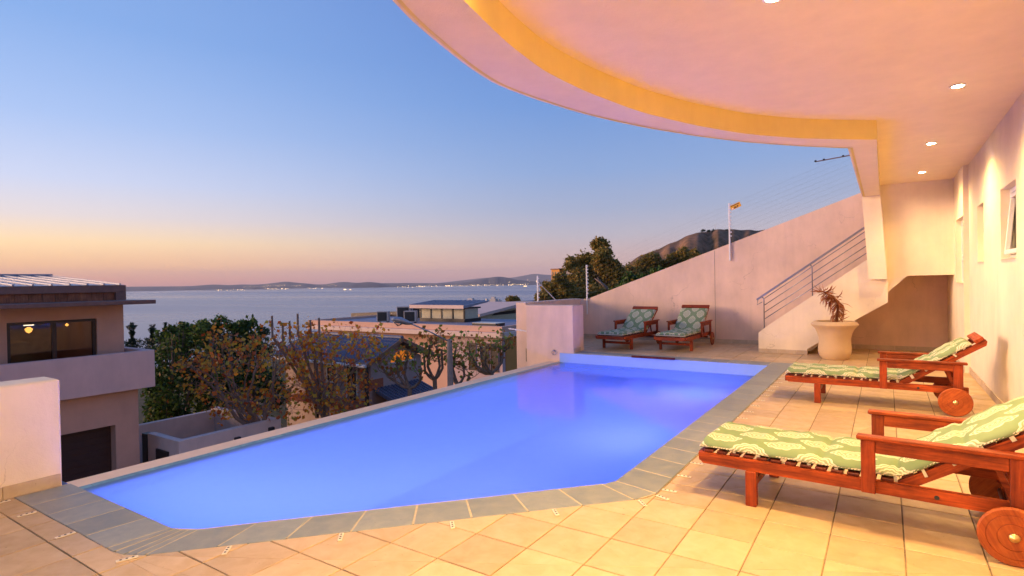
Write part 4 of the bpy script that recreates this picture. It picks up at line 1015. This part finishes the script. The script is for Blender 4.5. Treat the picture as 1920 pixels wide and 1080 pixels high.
for x in (-20.5, -19.55, -18.9):
    o = L('window', M['lfascia'], lambda m: (m.box(x-.27, x-.24, 26.55, 26.62, -3.7, -2.05), m.box(x+.24, x+.27, 26.55, 26.62, -3.7, -2.05), m.box(x-.24, x+.24, 26.55, 26.62, -2.08, -2.05)), ph)
    L('pane', M['wframe'], lambda m: m.box(x-.24, x+.24, 26.575, 26.597, -3.7, -2.08), o)
L('window', M['wframe'], lambda m: m.box(-22.35, -22.02, 27.25, 27.31, -4.2, -1.95), ph)
L('window', M['wframe'], lambda m: m.box(-24.0, -23.3, 27.25, 27.31, -2.3, -1.95), ph)
lt = thing('roof_lantern', 'glazed roof lantern with seamed metal lid on the peach house roof', 'skylight', (0, 0, 0))
def PP(px, py, d): return pix(px, py, d)
lx0, lx1, ly0, ly1 = -28.1, -24.0, 30.3, 32.2
L('frame', M['wframe'], lambda m: (m.box(lx0, lx1, ly0, ly1, -1.2, -.98), m.box(lx0, lx1, ly0, ly1, -.30, -.2), *[m.box(x-.05, x+.05, ly0, ly0+.1, -.98, -.3) for x in np.linspace(lx0+.05, lx1-.05, 5)]), lt)
for k in range(4): 
    w_ = (lx1-lx0)/4; L('pane', M['blind'], lambda m: m.box(lx0+k*w_+.06, lx0+(k+1)*w_-.06, ly0+.04, ly0+.07, -.97, -.31), lt)
L('side_pane', M['blind'], lambda m: m.box(lx1-.06, lx1-.03, ly0+.12, ly1-.3, -.97, -.31), lt)
rf = L('lid', M['metal_roof'], lambda m: m.prismx([(ly0-.5, -.22), (ly0-.5, -.02), (ly1+.4, .22), (ly1+.4, .10)], lx0-.5, lx1+.35), lt)
L('lid_fascia', M['peachband'], lambda m: m.box(lx0-.5, lx1+.35, ly0-.53, ly0-.501, -.24, .0), lt)
for k in range(12): L('seam', M['metal_roof'], lambda m: m.bar((lx0-.45+k*.42, ly0-.53, .0), (lx0-.45+k*.42, ly1+.4, .24), .05, .06), rf)
def acunit(x, y, s_, label):
    t = thing('air_conditioner', label, 'air conditioner', (x, y, -1.2), R(28), 'air conditioner units on the flat roof')
    L('casing', M['ac'], lambda m: m.box(-.42*s_, .42*s_, -.2, .2, .08, .08+.72*s_, .02), t)
    L('fan_grille', M['dark'], lambda m: (m.box(-.36*s_, .30*s_, -.206, -.2, .13, .08+.66*s_), m.lathe([(.0001, -.215), (.27*s_, -.217), (.29*s_, -.212), (.29*s_, -.207)], 20, 'y', (-.06*s_, 0, .08+.36*s_))), t)
    for x_ in (-.3*s_, .3*s_): L('foot', M['dark'], lambda m: m.box(x_-.04, x_+.04, -.2, .2, 0, .08), t)
acunit(-29.6, 28.2, 1.0, 'air conditioner leftmost on the flat roof, behind the street lamp head')
acunit(-27.35, 28.6, 1.05, 'front air conditioner directly left of the roof lantern')
acunit(-30.3, 31.0, 1.3, 'tall air conditioner behind the front one on the flat roof')
acunit(-29.3, 31.6, 1.3, 'tall air conditioner touching the left end of the roof lantern')
for x, y, sx_, lab in ((-20.6, 28.4, .9, 'flat skylight box near the right end of the peach roof'),):
    t = thing('skylight', lab, 'skylight', (x, y, -1.2)); L('curb', M['wframe'], lambda m: m.box(-sx_, sx_, -.5, .5, 0, .17), t); L('lid', M['cream'], lambda m: m.box(-sx_, sx_, -.5, .5, .171, .21, .01), t)
t = thing('far_parapet', 'dark sheet roof strip along the rear edge of the peach roof', 'roof edge', (0, 0, 0))
L('upstand', M['garage'], lambda m: m.prismy([(-40, -1.6), (-40, -1.02), (-28.4, -.55), (-28.4, -1.6)], 34.2, 34.6), t)
gh = thing('canopy_house', 'pink house with sloping canopy roof and cream ceiling beyond the peach roof', 'house', (0, 0, 0))
L('roof_slab', M['peachband'], lambda m: m.prismx([(34.6, -1.12), (34.6, -.90), (41.5, -.22), (41.5, -.46)], -31.5, -25.9), gh)
L('soffit_wall', M['blind'], lambda m: m.prismx([(35.4, -2.0), (41, -2.0), (41, -.52), (35.4, -1.06)], -31, -26.5), gh)
L('window', M['wframe'], lambda m: m.prismx([(37.0, -1.15), (41, -1.15), (41, -.85), (37.4, -.98)], -26.495, -26.46), gh)
L('base', M['pinkw'], lambda m: m.box(-31.2, -26.2, 35, 41.4, -10, -2.01), gh)
cr_ = thing('curved_roof_house', 'house under a plain grey blue sheet roof behind the canopy house', 'house', (0, 0, 0))
L('roof', M['flatroof'], lambda m: m.prismy([(-36.6, -1.5), (-36.2, -1.1), (-34.4, -.62), (-31, -.42), (-28, -.5), (-28, -1.5)], 48.5, 55), cr_)
L('wall', M['pinkw'], lambda m: m.box(-36, -28.4, 48.8, 54.6, -12, -1.501), cr_)
rgl = np.random.default_rng(12); nfar = 0
for k, (px, py, w_, h_) in enumerate([(828, 571, 14, 5), (842, 569, 8, 7), (884, 566, 18, 8), (899, 568, 9, 6), (913, 566, 7, 7), (926, 564, 12, 9), (936, 566, 8, 6), (760, 579, 8, 4), (775, 577, 7, 4), (803, 573, 6, 4)]):
    d = 190+18*(k % 4); p = pix(px, py, d); W_ = w_/1058*d; H_ = h_/1058*d*.9
    t = thing('far_house', ['tiny white house far down the slope, left of the lantern lid', 'small pale house', 'white apartment cube'][k % 3] if 0 else '', 'house', (p.x, p.y, p.z), R(-30+20*(k % 3)), 'pale houses far down by the shore')
    t['label'] = ['tiny pale flat roofed house by the shore, above the lantern lid left end', 'tiny pale house by the shore above the middle of the lantern lid', 'wide white house by the shore just right of the lantern lid', 'small pale house by the shore between two taller white ones', 'narrow white house by the shore left of the tallest one', 'tallest white house by the shore beside the round bush', 'rightmost tiny pale house by the shore, next to the round bush', 'pale house by the shore above the tall air conditioners', 'tiny pale house by the shore near the left end of the lantern', 'lowest tiny pale house by the shore, at the left end of the lantern lid'][k]
    L('wall', M['farwhite'], lambda m: m.box(-W_/2, W_/2, -W_/2, W_/2, -14, H_*.5), t); L('roof_box', M['farwhite'], lambda m: m.box(-W_*.3, W_*.25, -W_*.3, W_*.2, H_*.5, H_*.95), t)
oh = thing('sunset_lit_house', 'small house lit orange by sunset among the gum trees', 'house', tuple(pix(1048, 511, 60)), R(-20))
L('wall', M['orange'], lambda m: m.box(-.65, .65, -.5, .5, -1.5, .30), oh); L('roof', M['brown'], lambda m: m.box(-.72, .72, -.6, .6, .301, .42, .02), oh)  # orange wall colour stands in for the sunset light on this house
for x in (-.4, 0, .4): L('window', M['wframe'], lambda m: m.box(x-.1, x+.1, -.53, -.501, -.25, .08), oh)

# street lamp
sl_ = thing('street_lamp', 'street lamp with concrete post and long slanting arm', 'street lamp', tuple(pix(843, 640, 18)))
pz = sl_.location.z
L('post', M['concrete'], lambda m: m.tube([(0, 0, -5), (0, 0, .06)], [.12, .085], 14), sl_, R(40))
ta = pix(768, 606, 17.3)-Vector(sl_.location); tb = pix(735, 599, 17.0)-Vector(sl_.location)
L('arm', M['galv'], lambda m: m.tube([(0, 0, -.02), Vector(ta)*.5+Vector((0, 0, .02)), ta], .022, 8), sl_, True)
hd = L('lamp_head', M['galv'], lambda m: m.tube([ta-Vector((tb-ta))*.15, ta.lerp(tb, .15), ta.lerp(tb, .5)+Vector((0, 0, .03)), ta.lerp(tb, .85)+Vector((0, 0, .02)), tb], [.03, .075, .10, .085, .03], 12), sl_, True)
L('lamp_glass', M['glassc'], lambda m: m.tube([ta.lerp(tb, .45)-Vector((0, 0, .05)), ta.lerp(tb, .65)-Vector((0, 0, .10)), ta.lerp(tb, .9)-Vector((0, 0, .05))], [.04, .07, .03], 10), hd, True)
L('bracket', M['dark'], lambda m: m.tube([(-.09, 0, -.06), (.0, 0, .05), (.09, 0, -.02)], .03, 8), sl_)

# ------------------------------------------------------------------ trees
def leaves(name, P, size, mat, parent, rng, droop=0, aspect=.55, flat=0):
    n = len(P); d = rng.normal(size=(n, 3)); d[:, 2] -= droop; d /= np.linalg.norm(d, axis=1)[:, None]
    u = rng.normal(size=(n, 3)); u[:, 2] *= (1-flat); u -= (u*d).sum(1)[:, None]*d; u /= np.linalg.norm(u, axis=1)[:, None]
    nn_ = np.cross(d, u); s_ = size*(.55+.9*rng.random(n))[:, None]
    a = P-d*s_*.5; b_ = P+u*s_*aspect*.5+nn_*s_*.08; c = P+d*s_*.5; e = P-u*s_*aspect*.5+nn_*s_*.08
    V = np.stack([a, b_, c, e], 1).reshape(-1, 3); F = np.arange(4*n).reshape(n, 4)
    o = fast_mesh(name, V, F, mat, parent); return tag(o, kind='stuff')
def limb(m, p, d, L_, r_, depth, rng, tips, spread=.6, up=.25, wig=.15, split=(2, 3), shrink=.72):
    pts = [p]; q = p.copy(); dd = d.copy(); k = 4
    for i in range(k):
        dd = (dd+Vector(rng.normal(size=3))*wig+Vector((0, 0, up*.25))).normalized(); q = q+dd*(L_/k); pts.append(q.copy())
    r1 = r_*.68
    m.tube(pts, [r_+(r1-r_)*i/k for i in range(k+1)], 7 if r_ > .03 else 4, False)
    if depth <= 0: tips.append((pts[-1], dd)); return
    tips.append((pts[-1], dd)) if depth < 2 else None
    for j in range(rng.integers(split[0], split[1]+1)):
        nd = (dd+Vector(rng.normal(size=3))*spread+Vector((0, 0, up))).normalized()
        st_ = pts[-1] if j == 0 or rng.random() < .5 else pts[rng.integers(2, k)]
        limb(m, st_, nd, L_*shrink*rng.uniform(.75, 1.2), r1*.82, depth-1, rng, tips, spread, up, wig, split, shrink)
def grow(m, p, pts, r_, rng, tips, wig=.06, dirv=None):
    """branch from p to a cloud of tip points, splitting as it goes"""
    pts = np.asarray(pts); c = pts.mean(0); L_ = np.linalg.norm(c-np.array(p))
    if len(pts) <= 2:
        for q in pts:
            q = Vector(q); mid = p.lerp(q, .5)+Vector(rng.normal(size=3))*(q-p).length*.10
            m.tube([p, mid, q], [r_, r_*.75, max(.003, r_*.4)], 4, False); tips.append((q, (q-p).normalized())); tips.append((mid, (q-p).normalized()))
        return
    f_ = .42 if len(pts) > 30 else .5
    node = Vector(np.array(p)+(c-np.array(p))*f_)+Vector(rng.normal(size=3))*L_*wig
    mid = p.lerp(node, .5)+Vector(rng.normal(size=3))*L_*wig*.5
    r1 = max(.0055, r_*.8); m.tube([p, mid, node], [r_, (r_+r1)/2, r1], 7 if r_ > .03 else 4, False)
    k = 2 if len(pts) < 10 or rng.random() < .6 else 3
    cen = pts[rng.choice(len(pts), k, replace=False)]
    for _ in range(4):
        a_ = np.argmin(((pts[:, None]-cen[None])**2).sum(2), 1); cen = np.array([pts[a_ == j].mean(0) if (a_ == j).any() else cen[j] for j in range(k)])
    for j in range(k):
        g = pts[a_ == j]
        if len(g): grow(m, node, g, max(.005, r1*(len(g)/len(pts))**.42), rng, tips, wig)
def crown_tree(px, py, d, zb, label, seed, lobes, ntip, leafp, r0, bark, extra=(), dsp=2.0):
    rng = np.random.default_rng(seed); b0 = pix(px, py, d); fork = float(b0.z)-zb; b0.z = zb
    t = thing('plane_tree', label, 'tree', tuple(b0)); m = MB(); tips = []; P = []
    w_ = np.array([l_[2]*l_[3] for l_ in lobes], float); w_ /= w_.sum()
    while len(P) < ntip:
        l_ = lobes[rng.choice(len(lobes), p=w_)]; v = rng.normal(size=3); v /= np.linalg.norm(v); v *= rng.random()**.28
        P.append(np.array(pix(l_[0]+v[0]*l_[2], l_[1]-v[2]*l_[3], d+v[1]*dsp))-np.array(b0))
    P = np.array(P); f0 = Vector((0, 0, fork)); az_ = np.arctan2(P[:, 1], P[:, 0]); order = np.argsort(az_); k = 7
    for g in np.array_split(order, k):
        grow(m, f0+Vector(rng.normal(size=3))*.12, P[g], r0, rng, tips)
    m.tube([(0, 0, -.4), (.03, 0, fork*.5), f0], [r0*2.6, r0*2.1, r0*1.9], 10)
    for px_, py_ in extra:
        e = pix(px_, py_, d+rng.uniform(-.6, .6))-b0; m.tube([f0, f0.lerp(e, .4)+Vector((0, 0, -.2)), e-Vector((0, 0, .7)), e], [.06, .05, .042, .034], 7)
    m.build('trunk', M[bark], t, R(60))
    Q = [np.array(p)+rng.normal(size=3)*.11 for p, dd in tips for _ in range(rng.integers(1, 5) if rng.random() < leafp else 0)]
    leaves('foliage', np.array(Q), .13, M['leaf_autumn'], t, rng, .5, .85); return t
crown_tree(486, 805, 18.5, -4.8, 'wide autumn tree with orange brown leaves and bare grey branches', 21, [(450, 705, 120, 85), (385, 680, 70, 55), (480, 760, 95, 45), (520, 660, 60, 60), (430, 640, 60, 35)], 680, .46, .07, 'bark_pale')
crown_tree(612, 790, 19.5, -4.8, 'autumn tree with upright cut poles in front of the tiled roof', 5, [(600, 700, 85, 85), (650, 660, 70, 60), (570, 640, 55, 45), (640, 745, 75, 40), (690, 640, 40, 35)], 600, .52, .06, 'bark_pale', ((510, 592), (558, 588), (582, 600), (530, 605), (543, 602), (598, 596)))
def pollard(px, py, d, label, seed, tips_px, fol=60):
    rng = np.random.default_rng(seed); b0 = pix(px, py, d); zb = b0.z; b0.z = -5.2
    t = thing('pollarded_tree', label, 'tree', tuple(b0), 0, 'pollarded trees by the street lamp'); m = MB(); T_ = []
    fork = Vector((0, 0, zb-b0.z))
    m.tube([(0, 0, 0), fork*.5+Vector((.05, 0, 0)), fork], [.10, .085, .075], 9)
    tp = []
    for x, y in tips_px:
        e = pix(x, y, d+rng.uniform(-.5, .5))-b0; mid = fork.lerp(e, .5)+Vector((0, 0, -.12))+CR*(.15*(1 if x > px else -1))
        m.tube([fork, fork.lerp(mid, .5)+Vector((0, 0, -.05)), mid, mid.lerp(e, .6), e], [.060, .052, .045, .040, .036], 8)
        T_.append(e); T_ += [mid.lerp(e, .6)]
        for k in range(3): limb(m, mid.lerp(e, rng.random()), (CR*rng.normal()+Vector((0, 0, rng.uniform(.2, 1)))).normalized(), .35, .015, 2, rng, tp, .5, .2)
    m.build('trunk', M['bark'], t, R(60))
    P = [np.array(e)+rng.normal(size=3)*.12 for e in T_ for k in range(9)]+[np.array(p)+rng.normal(size=3)*.10 for p, dd in tp for k in range(1)]
    leaves('foliage', np.array(P), .14, M['leaf_lime'], t, rng, .3, .8)
pollard(815, 712, 19.5, 'pollarded tree with two thick stumps left of the lamp post', 3, [(805, 648), (818, 648), (828, 655), (795, 668)])
pollard(922, 700, 20.5, 'pollarded tree with green tufts in front of the peach house corner', 4, [(900, 645), (912, 650), (938, 650), (880, 660), (944, 648), (890, 680)])
pollard(768, 728, 19, 'low crooked pollarded tree before the arched gable window', 6, [(732, 690), (744, 668), (765, 662), (705, 672), (790, 690)])
pollard(858, 722, 21, 'thin rusty pollarded tree right of the lamp post', 9, [(855, 650), (868, 676), (846, 668), (880, 700)])

def crown_pts(lobes, n, rng, shell=.55):
    vol = np.array([l_[3]**2 for l_ in lobes]); ks = rng.choice(len(lobes), n, p=vol/vol.sum()); out = np.zeros((n, 3))
    for i, k in enumerate(ks):
        x, y, z, r_ = lobes[k][:4]; f_ = lobes[k][4] if len(lobes[k]) > 4 else 1
        v = rng.normal(size=3); v /= np.linalg.norm(v); rr_ = r_*(shell+(1-shell)*rng.random()**.6)*(1+.18*sin(v[0]*7+k)*cos(v[1]*6+v[2]*5))
        rr_ *= 1+.16*rng.normal(); out[i] = (x+v[0]*rr_, y+v[1]*rr_, z+v[2]*rr_*f_)
    return out
def bushy(name, label, px_lobes, d, leaf, size, n, seed, group=None, dspread=1.2, bark='bark', gz_=None, cat='tree', clump=0):
    """tree given by crown lobes (px, py, radius px) seen from the terrace at distance d"""
    rng = np.random.default_rng(seed); cs = []
    for px, py, r_ in px_lobes:
        dd = d+rng.uniform(-dspread, dspread); p = pix(px, py, dd); cs.append((p, r_/1058*dd))
    cx = sum((c[0] for c in cs), Vector())/len(cs); b0 = Vector((cx.x, cx.y, float(ground_z(np.array(cx.x), np.array(cx.y))) if gz_ is None else gz_))
    t = thing(name, label, cat, tuple(b0), 0, group); m = MB()
    top = max(c[0].z for c in cs)-b0.z; h0 = max(.4, (min(c[0].z for c in cs)-b0.z)*.6); tr = max(.06, top*.022)
    m.tube([(0, 0, -.3), (.03*top, 0, h0*.5), (0, .02*top, h0)], [tr*1.3, tr, tr*.8], 9)
    for c, r_ in cs:
        e = c-b0; a = Vector((0, .02*top, h0*.9)); mid = a.lerp(e, .5)+Vector(rng.normal(size=3))*r_*.3
        m.tube([a, mid, e], [tr*.6, tr*.4, tr*.15], 6)
        for k in range(5):
            v = Vector(rng.normal(size=3)).normalized(); m.tube([mid.lerp(e, rng.random()), e+v*r_*.85], [tr*.16, tr*.05], 4)
    m.build('trunk', M[bark], t, R(60))
    lob = []
    for c, r_ in cs:
        e = c-b0; lob.append((e.x, e.y, e.z, r_*.85))
        for k in range(7):
            v = rng.normal(size=3); v /= np.linalg.norm(v); lob.append((e.x+v[0]*r_*.6, e.y+v[1]*r_*.6, e.z+v[2]*r_*.6, r_*rng.uniform(.35, .6)))
    P = crown_pts(lob, n, rng, .45)
    leaves('crown', P, size, leaf, t, rng, .2, .6); return t
EV = 'evergreen shrubs behind the autumn tree'
bushy('evergreen_tree', 'dense dark evergreen filling the left beside the balcony corner', [(318, 680, 45), (345, 650, 38), (310, 740, 46), (360, 720, 50), (330, 790, 40), (302, 760, 34), (296, 715, 26), (304, 800, 32), (300, 630, 13), (322, 620, 14), (345, 613, 12)], 23, M['leaf_dark'], .15, 9000, 1, EV)
bushy('evergreen_tree', 'rounded evergreen with the highest domed top behind the bare branches', [(395, 640, 38), (420, 650, 36), (405, 690, 48), (440, 720, 48), (400, 760, 45), (382, 611, 15), (414, 606, 17), (434, 611, 12)], 24, M['leaf_dark'], .15, 9000, 2, EV)
bushy('evergreen_tree', 'dark evergreen with orange leaves over its top, left of the cut poles', [(455, 636, 32), (475, 660, 38), (470, 710, 45), (500, 740, 40), (470, 607, 15), (452, 614, 14), (490, 622, 14)], 24.5, M['leaf_dark'], .15, 7000, 3, EV)
bushy('evergreen_tree', 'lighter green evergreen dome just right of the conifer tips', [(340, 625, 20), (362, 630, 24), (335, 650, 28)], 25, M['leaf_dark'], .14, 4500, 14, EV)
def conifer(px, top, bot, wpx, d, label, seed):
    rng = np.random.default_rng(seed); a = pix(px, top, d); b_ = pix(px, bot, d); base = Vector((b_.x, b_.y, -7.5)); t = thing('conifer', label, 'tree', tuple(base), 0, 'spiky conifer tops above the balcony')
    e = a-base; MB().tube([(0, 0, 0), e*.6, e], [.16, .08, .015], 8).build('trunk', M['bark'], t, R(60))
    P = []; h = (a-b_).length; wd = wpx/1058*d
    for k in range(2600):
        f_ = rng.random()**.75; w_ = wd*(.16+1.15*f_**.6)*(1-.25*(f_ > .85))*(.75+.5*sin(f_*9+seed)); an_ = (rng.integers(0, 7)*.9+f_*5+rng.normal()*.22); br_ = (rng.integers(0, 9)/9+rng.normal()*.02); z = -h*1.5*f_
        r_ = w_*rng.random()**.5*(.7+.3*cos(z/h*26)); P.append(np.array(e)+np.array([cos(an_)*r_, sin(an_)*r_, z+r_*.75]))
    leaves('crown', np.array(P), .13, M['leaf_conifer'], t, rng, .0, .3)
conifer(247, 607, 652, 16, 30, 'spiky conifer top standing closest to the balcony corner', 1)
conifer(285, 612, 655, 20, 30, 'spiky conifer top second from the balcony corner', 2)
conifer(310, 606, 650, 13, 32, 'slender feathery conifer top third from the balcony corner', 3)
GT = 'trees on the slope behind the boundary wall'
bushy('gum_tree', 'tall gum tree with stacked rounded crowns left of the hill', [(1127, 462, 19), (1128, 490, 24), (1095, 490, 20), (1070, 497, 17), (1110, 515, 30), (1145, 510, 24), (1160, 535, 26), (1085, 530, 28)], 58, M['leaf_gum'], .27, 22000, 31, GT, 3, 'bark_pale')
bushy('gum_tree', 'low spreading gum tree beside the city lights, touching the sea', [(1050, 525, 16), (1035, 545, 22), (1062, 550, 26), (1020, 560, 18), (1090, 560, 26), (1120, 560, 28)], 52, M['leaf_gum'], .25, 16000, 32, GT, 2, 'bark_pale')
bushy('gum_tree', 'round topped olive tree right of the tall gum, under the hill crest', [(1222, 486, 17), (1205, 500, 20), (1235, 502, 18), (1185, 515, 20), (1215, 520, 24)], 66, M['leaf_gum'], .28, 10000, 33, GT, 2)
bushy('gum_tree', 'wide olive tree farthest right behind the sloping wall', [(1280, 478, 16), (1300, 480, 15), (1260, 492, 18), (1310, 492, 14), (1285, 500, 18)], 68, M['leaf_gum'], .28, 9000, 34, GT, 2)
bushy('dark_shrub', 'dark green shrub mass low behind the sloping wall edge', [(1175, 535, 18), (1200, 530, 18), (1160, 550, 18), (1235, 515, 16), (1180, 525, 14)], 40, M['leaf_dark'], .26, 5000, 35, None, 1.5, 'bark', None, 'shrub')
bushy('round_bush', 'round bush peeping over the side wall in front of the sea', [(958, 560, 7), (966, 562, 8), (952, 565, 7), (972, 566, 6)], 75, M['leaf_gum'], .3, 1200, 36, None, .5, 'bark', None, 'shrub')
bl = MB(); bl.tube([pix(1142, 545, 48), pix(1128, 531, 48), pix(1115, 522, 48)], [.14, .11, .04], 7); bl.tube([pix(1128, 531, 48), pix(1120, 520, 48)], [.08, .03], 6)
t = thing('fallen_limb', 'bare pale limb sticking out of the gum foliage', 'branch', (0, 0, 0)); bl.build('limb', M['bark_pale'], t, True)
for k, px in enumerate((1318, 1328, 1338, 1350, 1362, 1374)):
    p = pix(px, 430.5+(k % 2)*.8, 950); t = thing('hilltop_tree', ['leftmost', 'second from left', 'third from left', 'third from right', 'second from right', 'rightmost'][k]+' umbrella pine in the row along the hill crest', 'tree', (p.x, p.y, p.z-6), 0, 'pines along the hill crest')
    rng = np.random.default_rng(50+k); L('trunk', M['bark'], lambda m: m.tube([(0, 0, -3), (0, 0, 6)], [.5, .3], 6), t)
    P = crown_pts([(0, 0, 4.5, 3.2, .8), (2.2, 0, 4, 2.6, .8), (-2.2, 1, 3.6, 2.4, .8), (0, 2, 4.2, 2.6, .7)], 260, rng, .3); leaves('crown', P, 1.5, M['leaf_conifer'], t, rng)
p = pix(1341, 421, 950); t = thing('radio_mast', 'thin radio mast on the hill crest', 'mast', (p.x, p.y, p.z-8)); L('pole', M['galv'], lambda m: m.tube([(0, 0, -4), (0, 0, 8)], .25, 6), t); L('beacon', M['white'], lambda m: m.box(-.7, .7, -.7, .7, 6.6, 8), t)
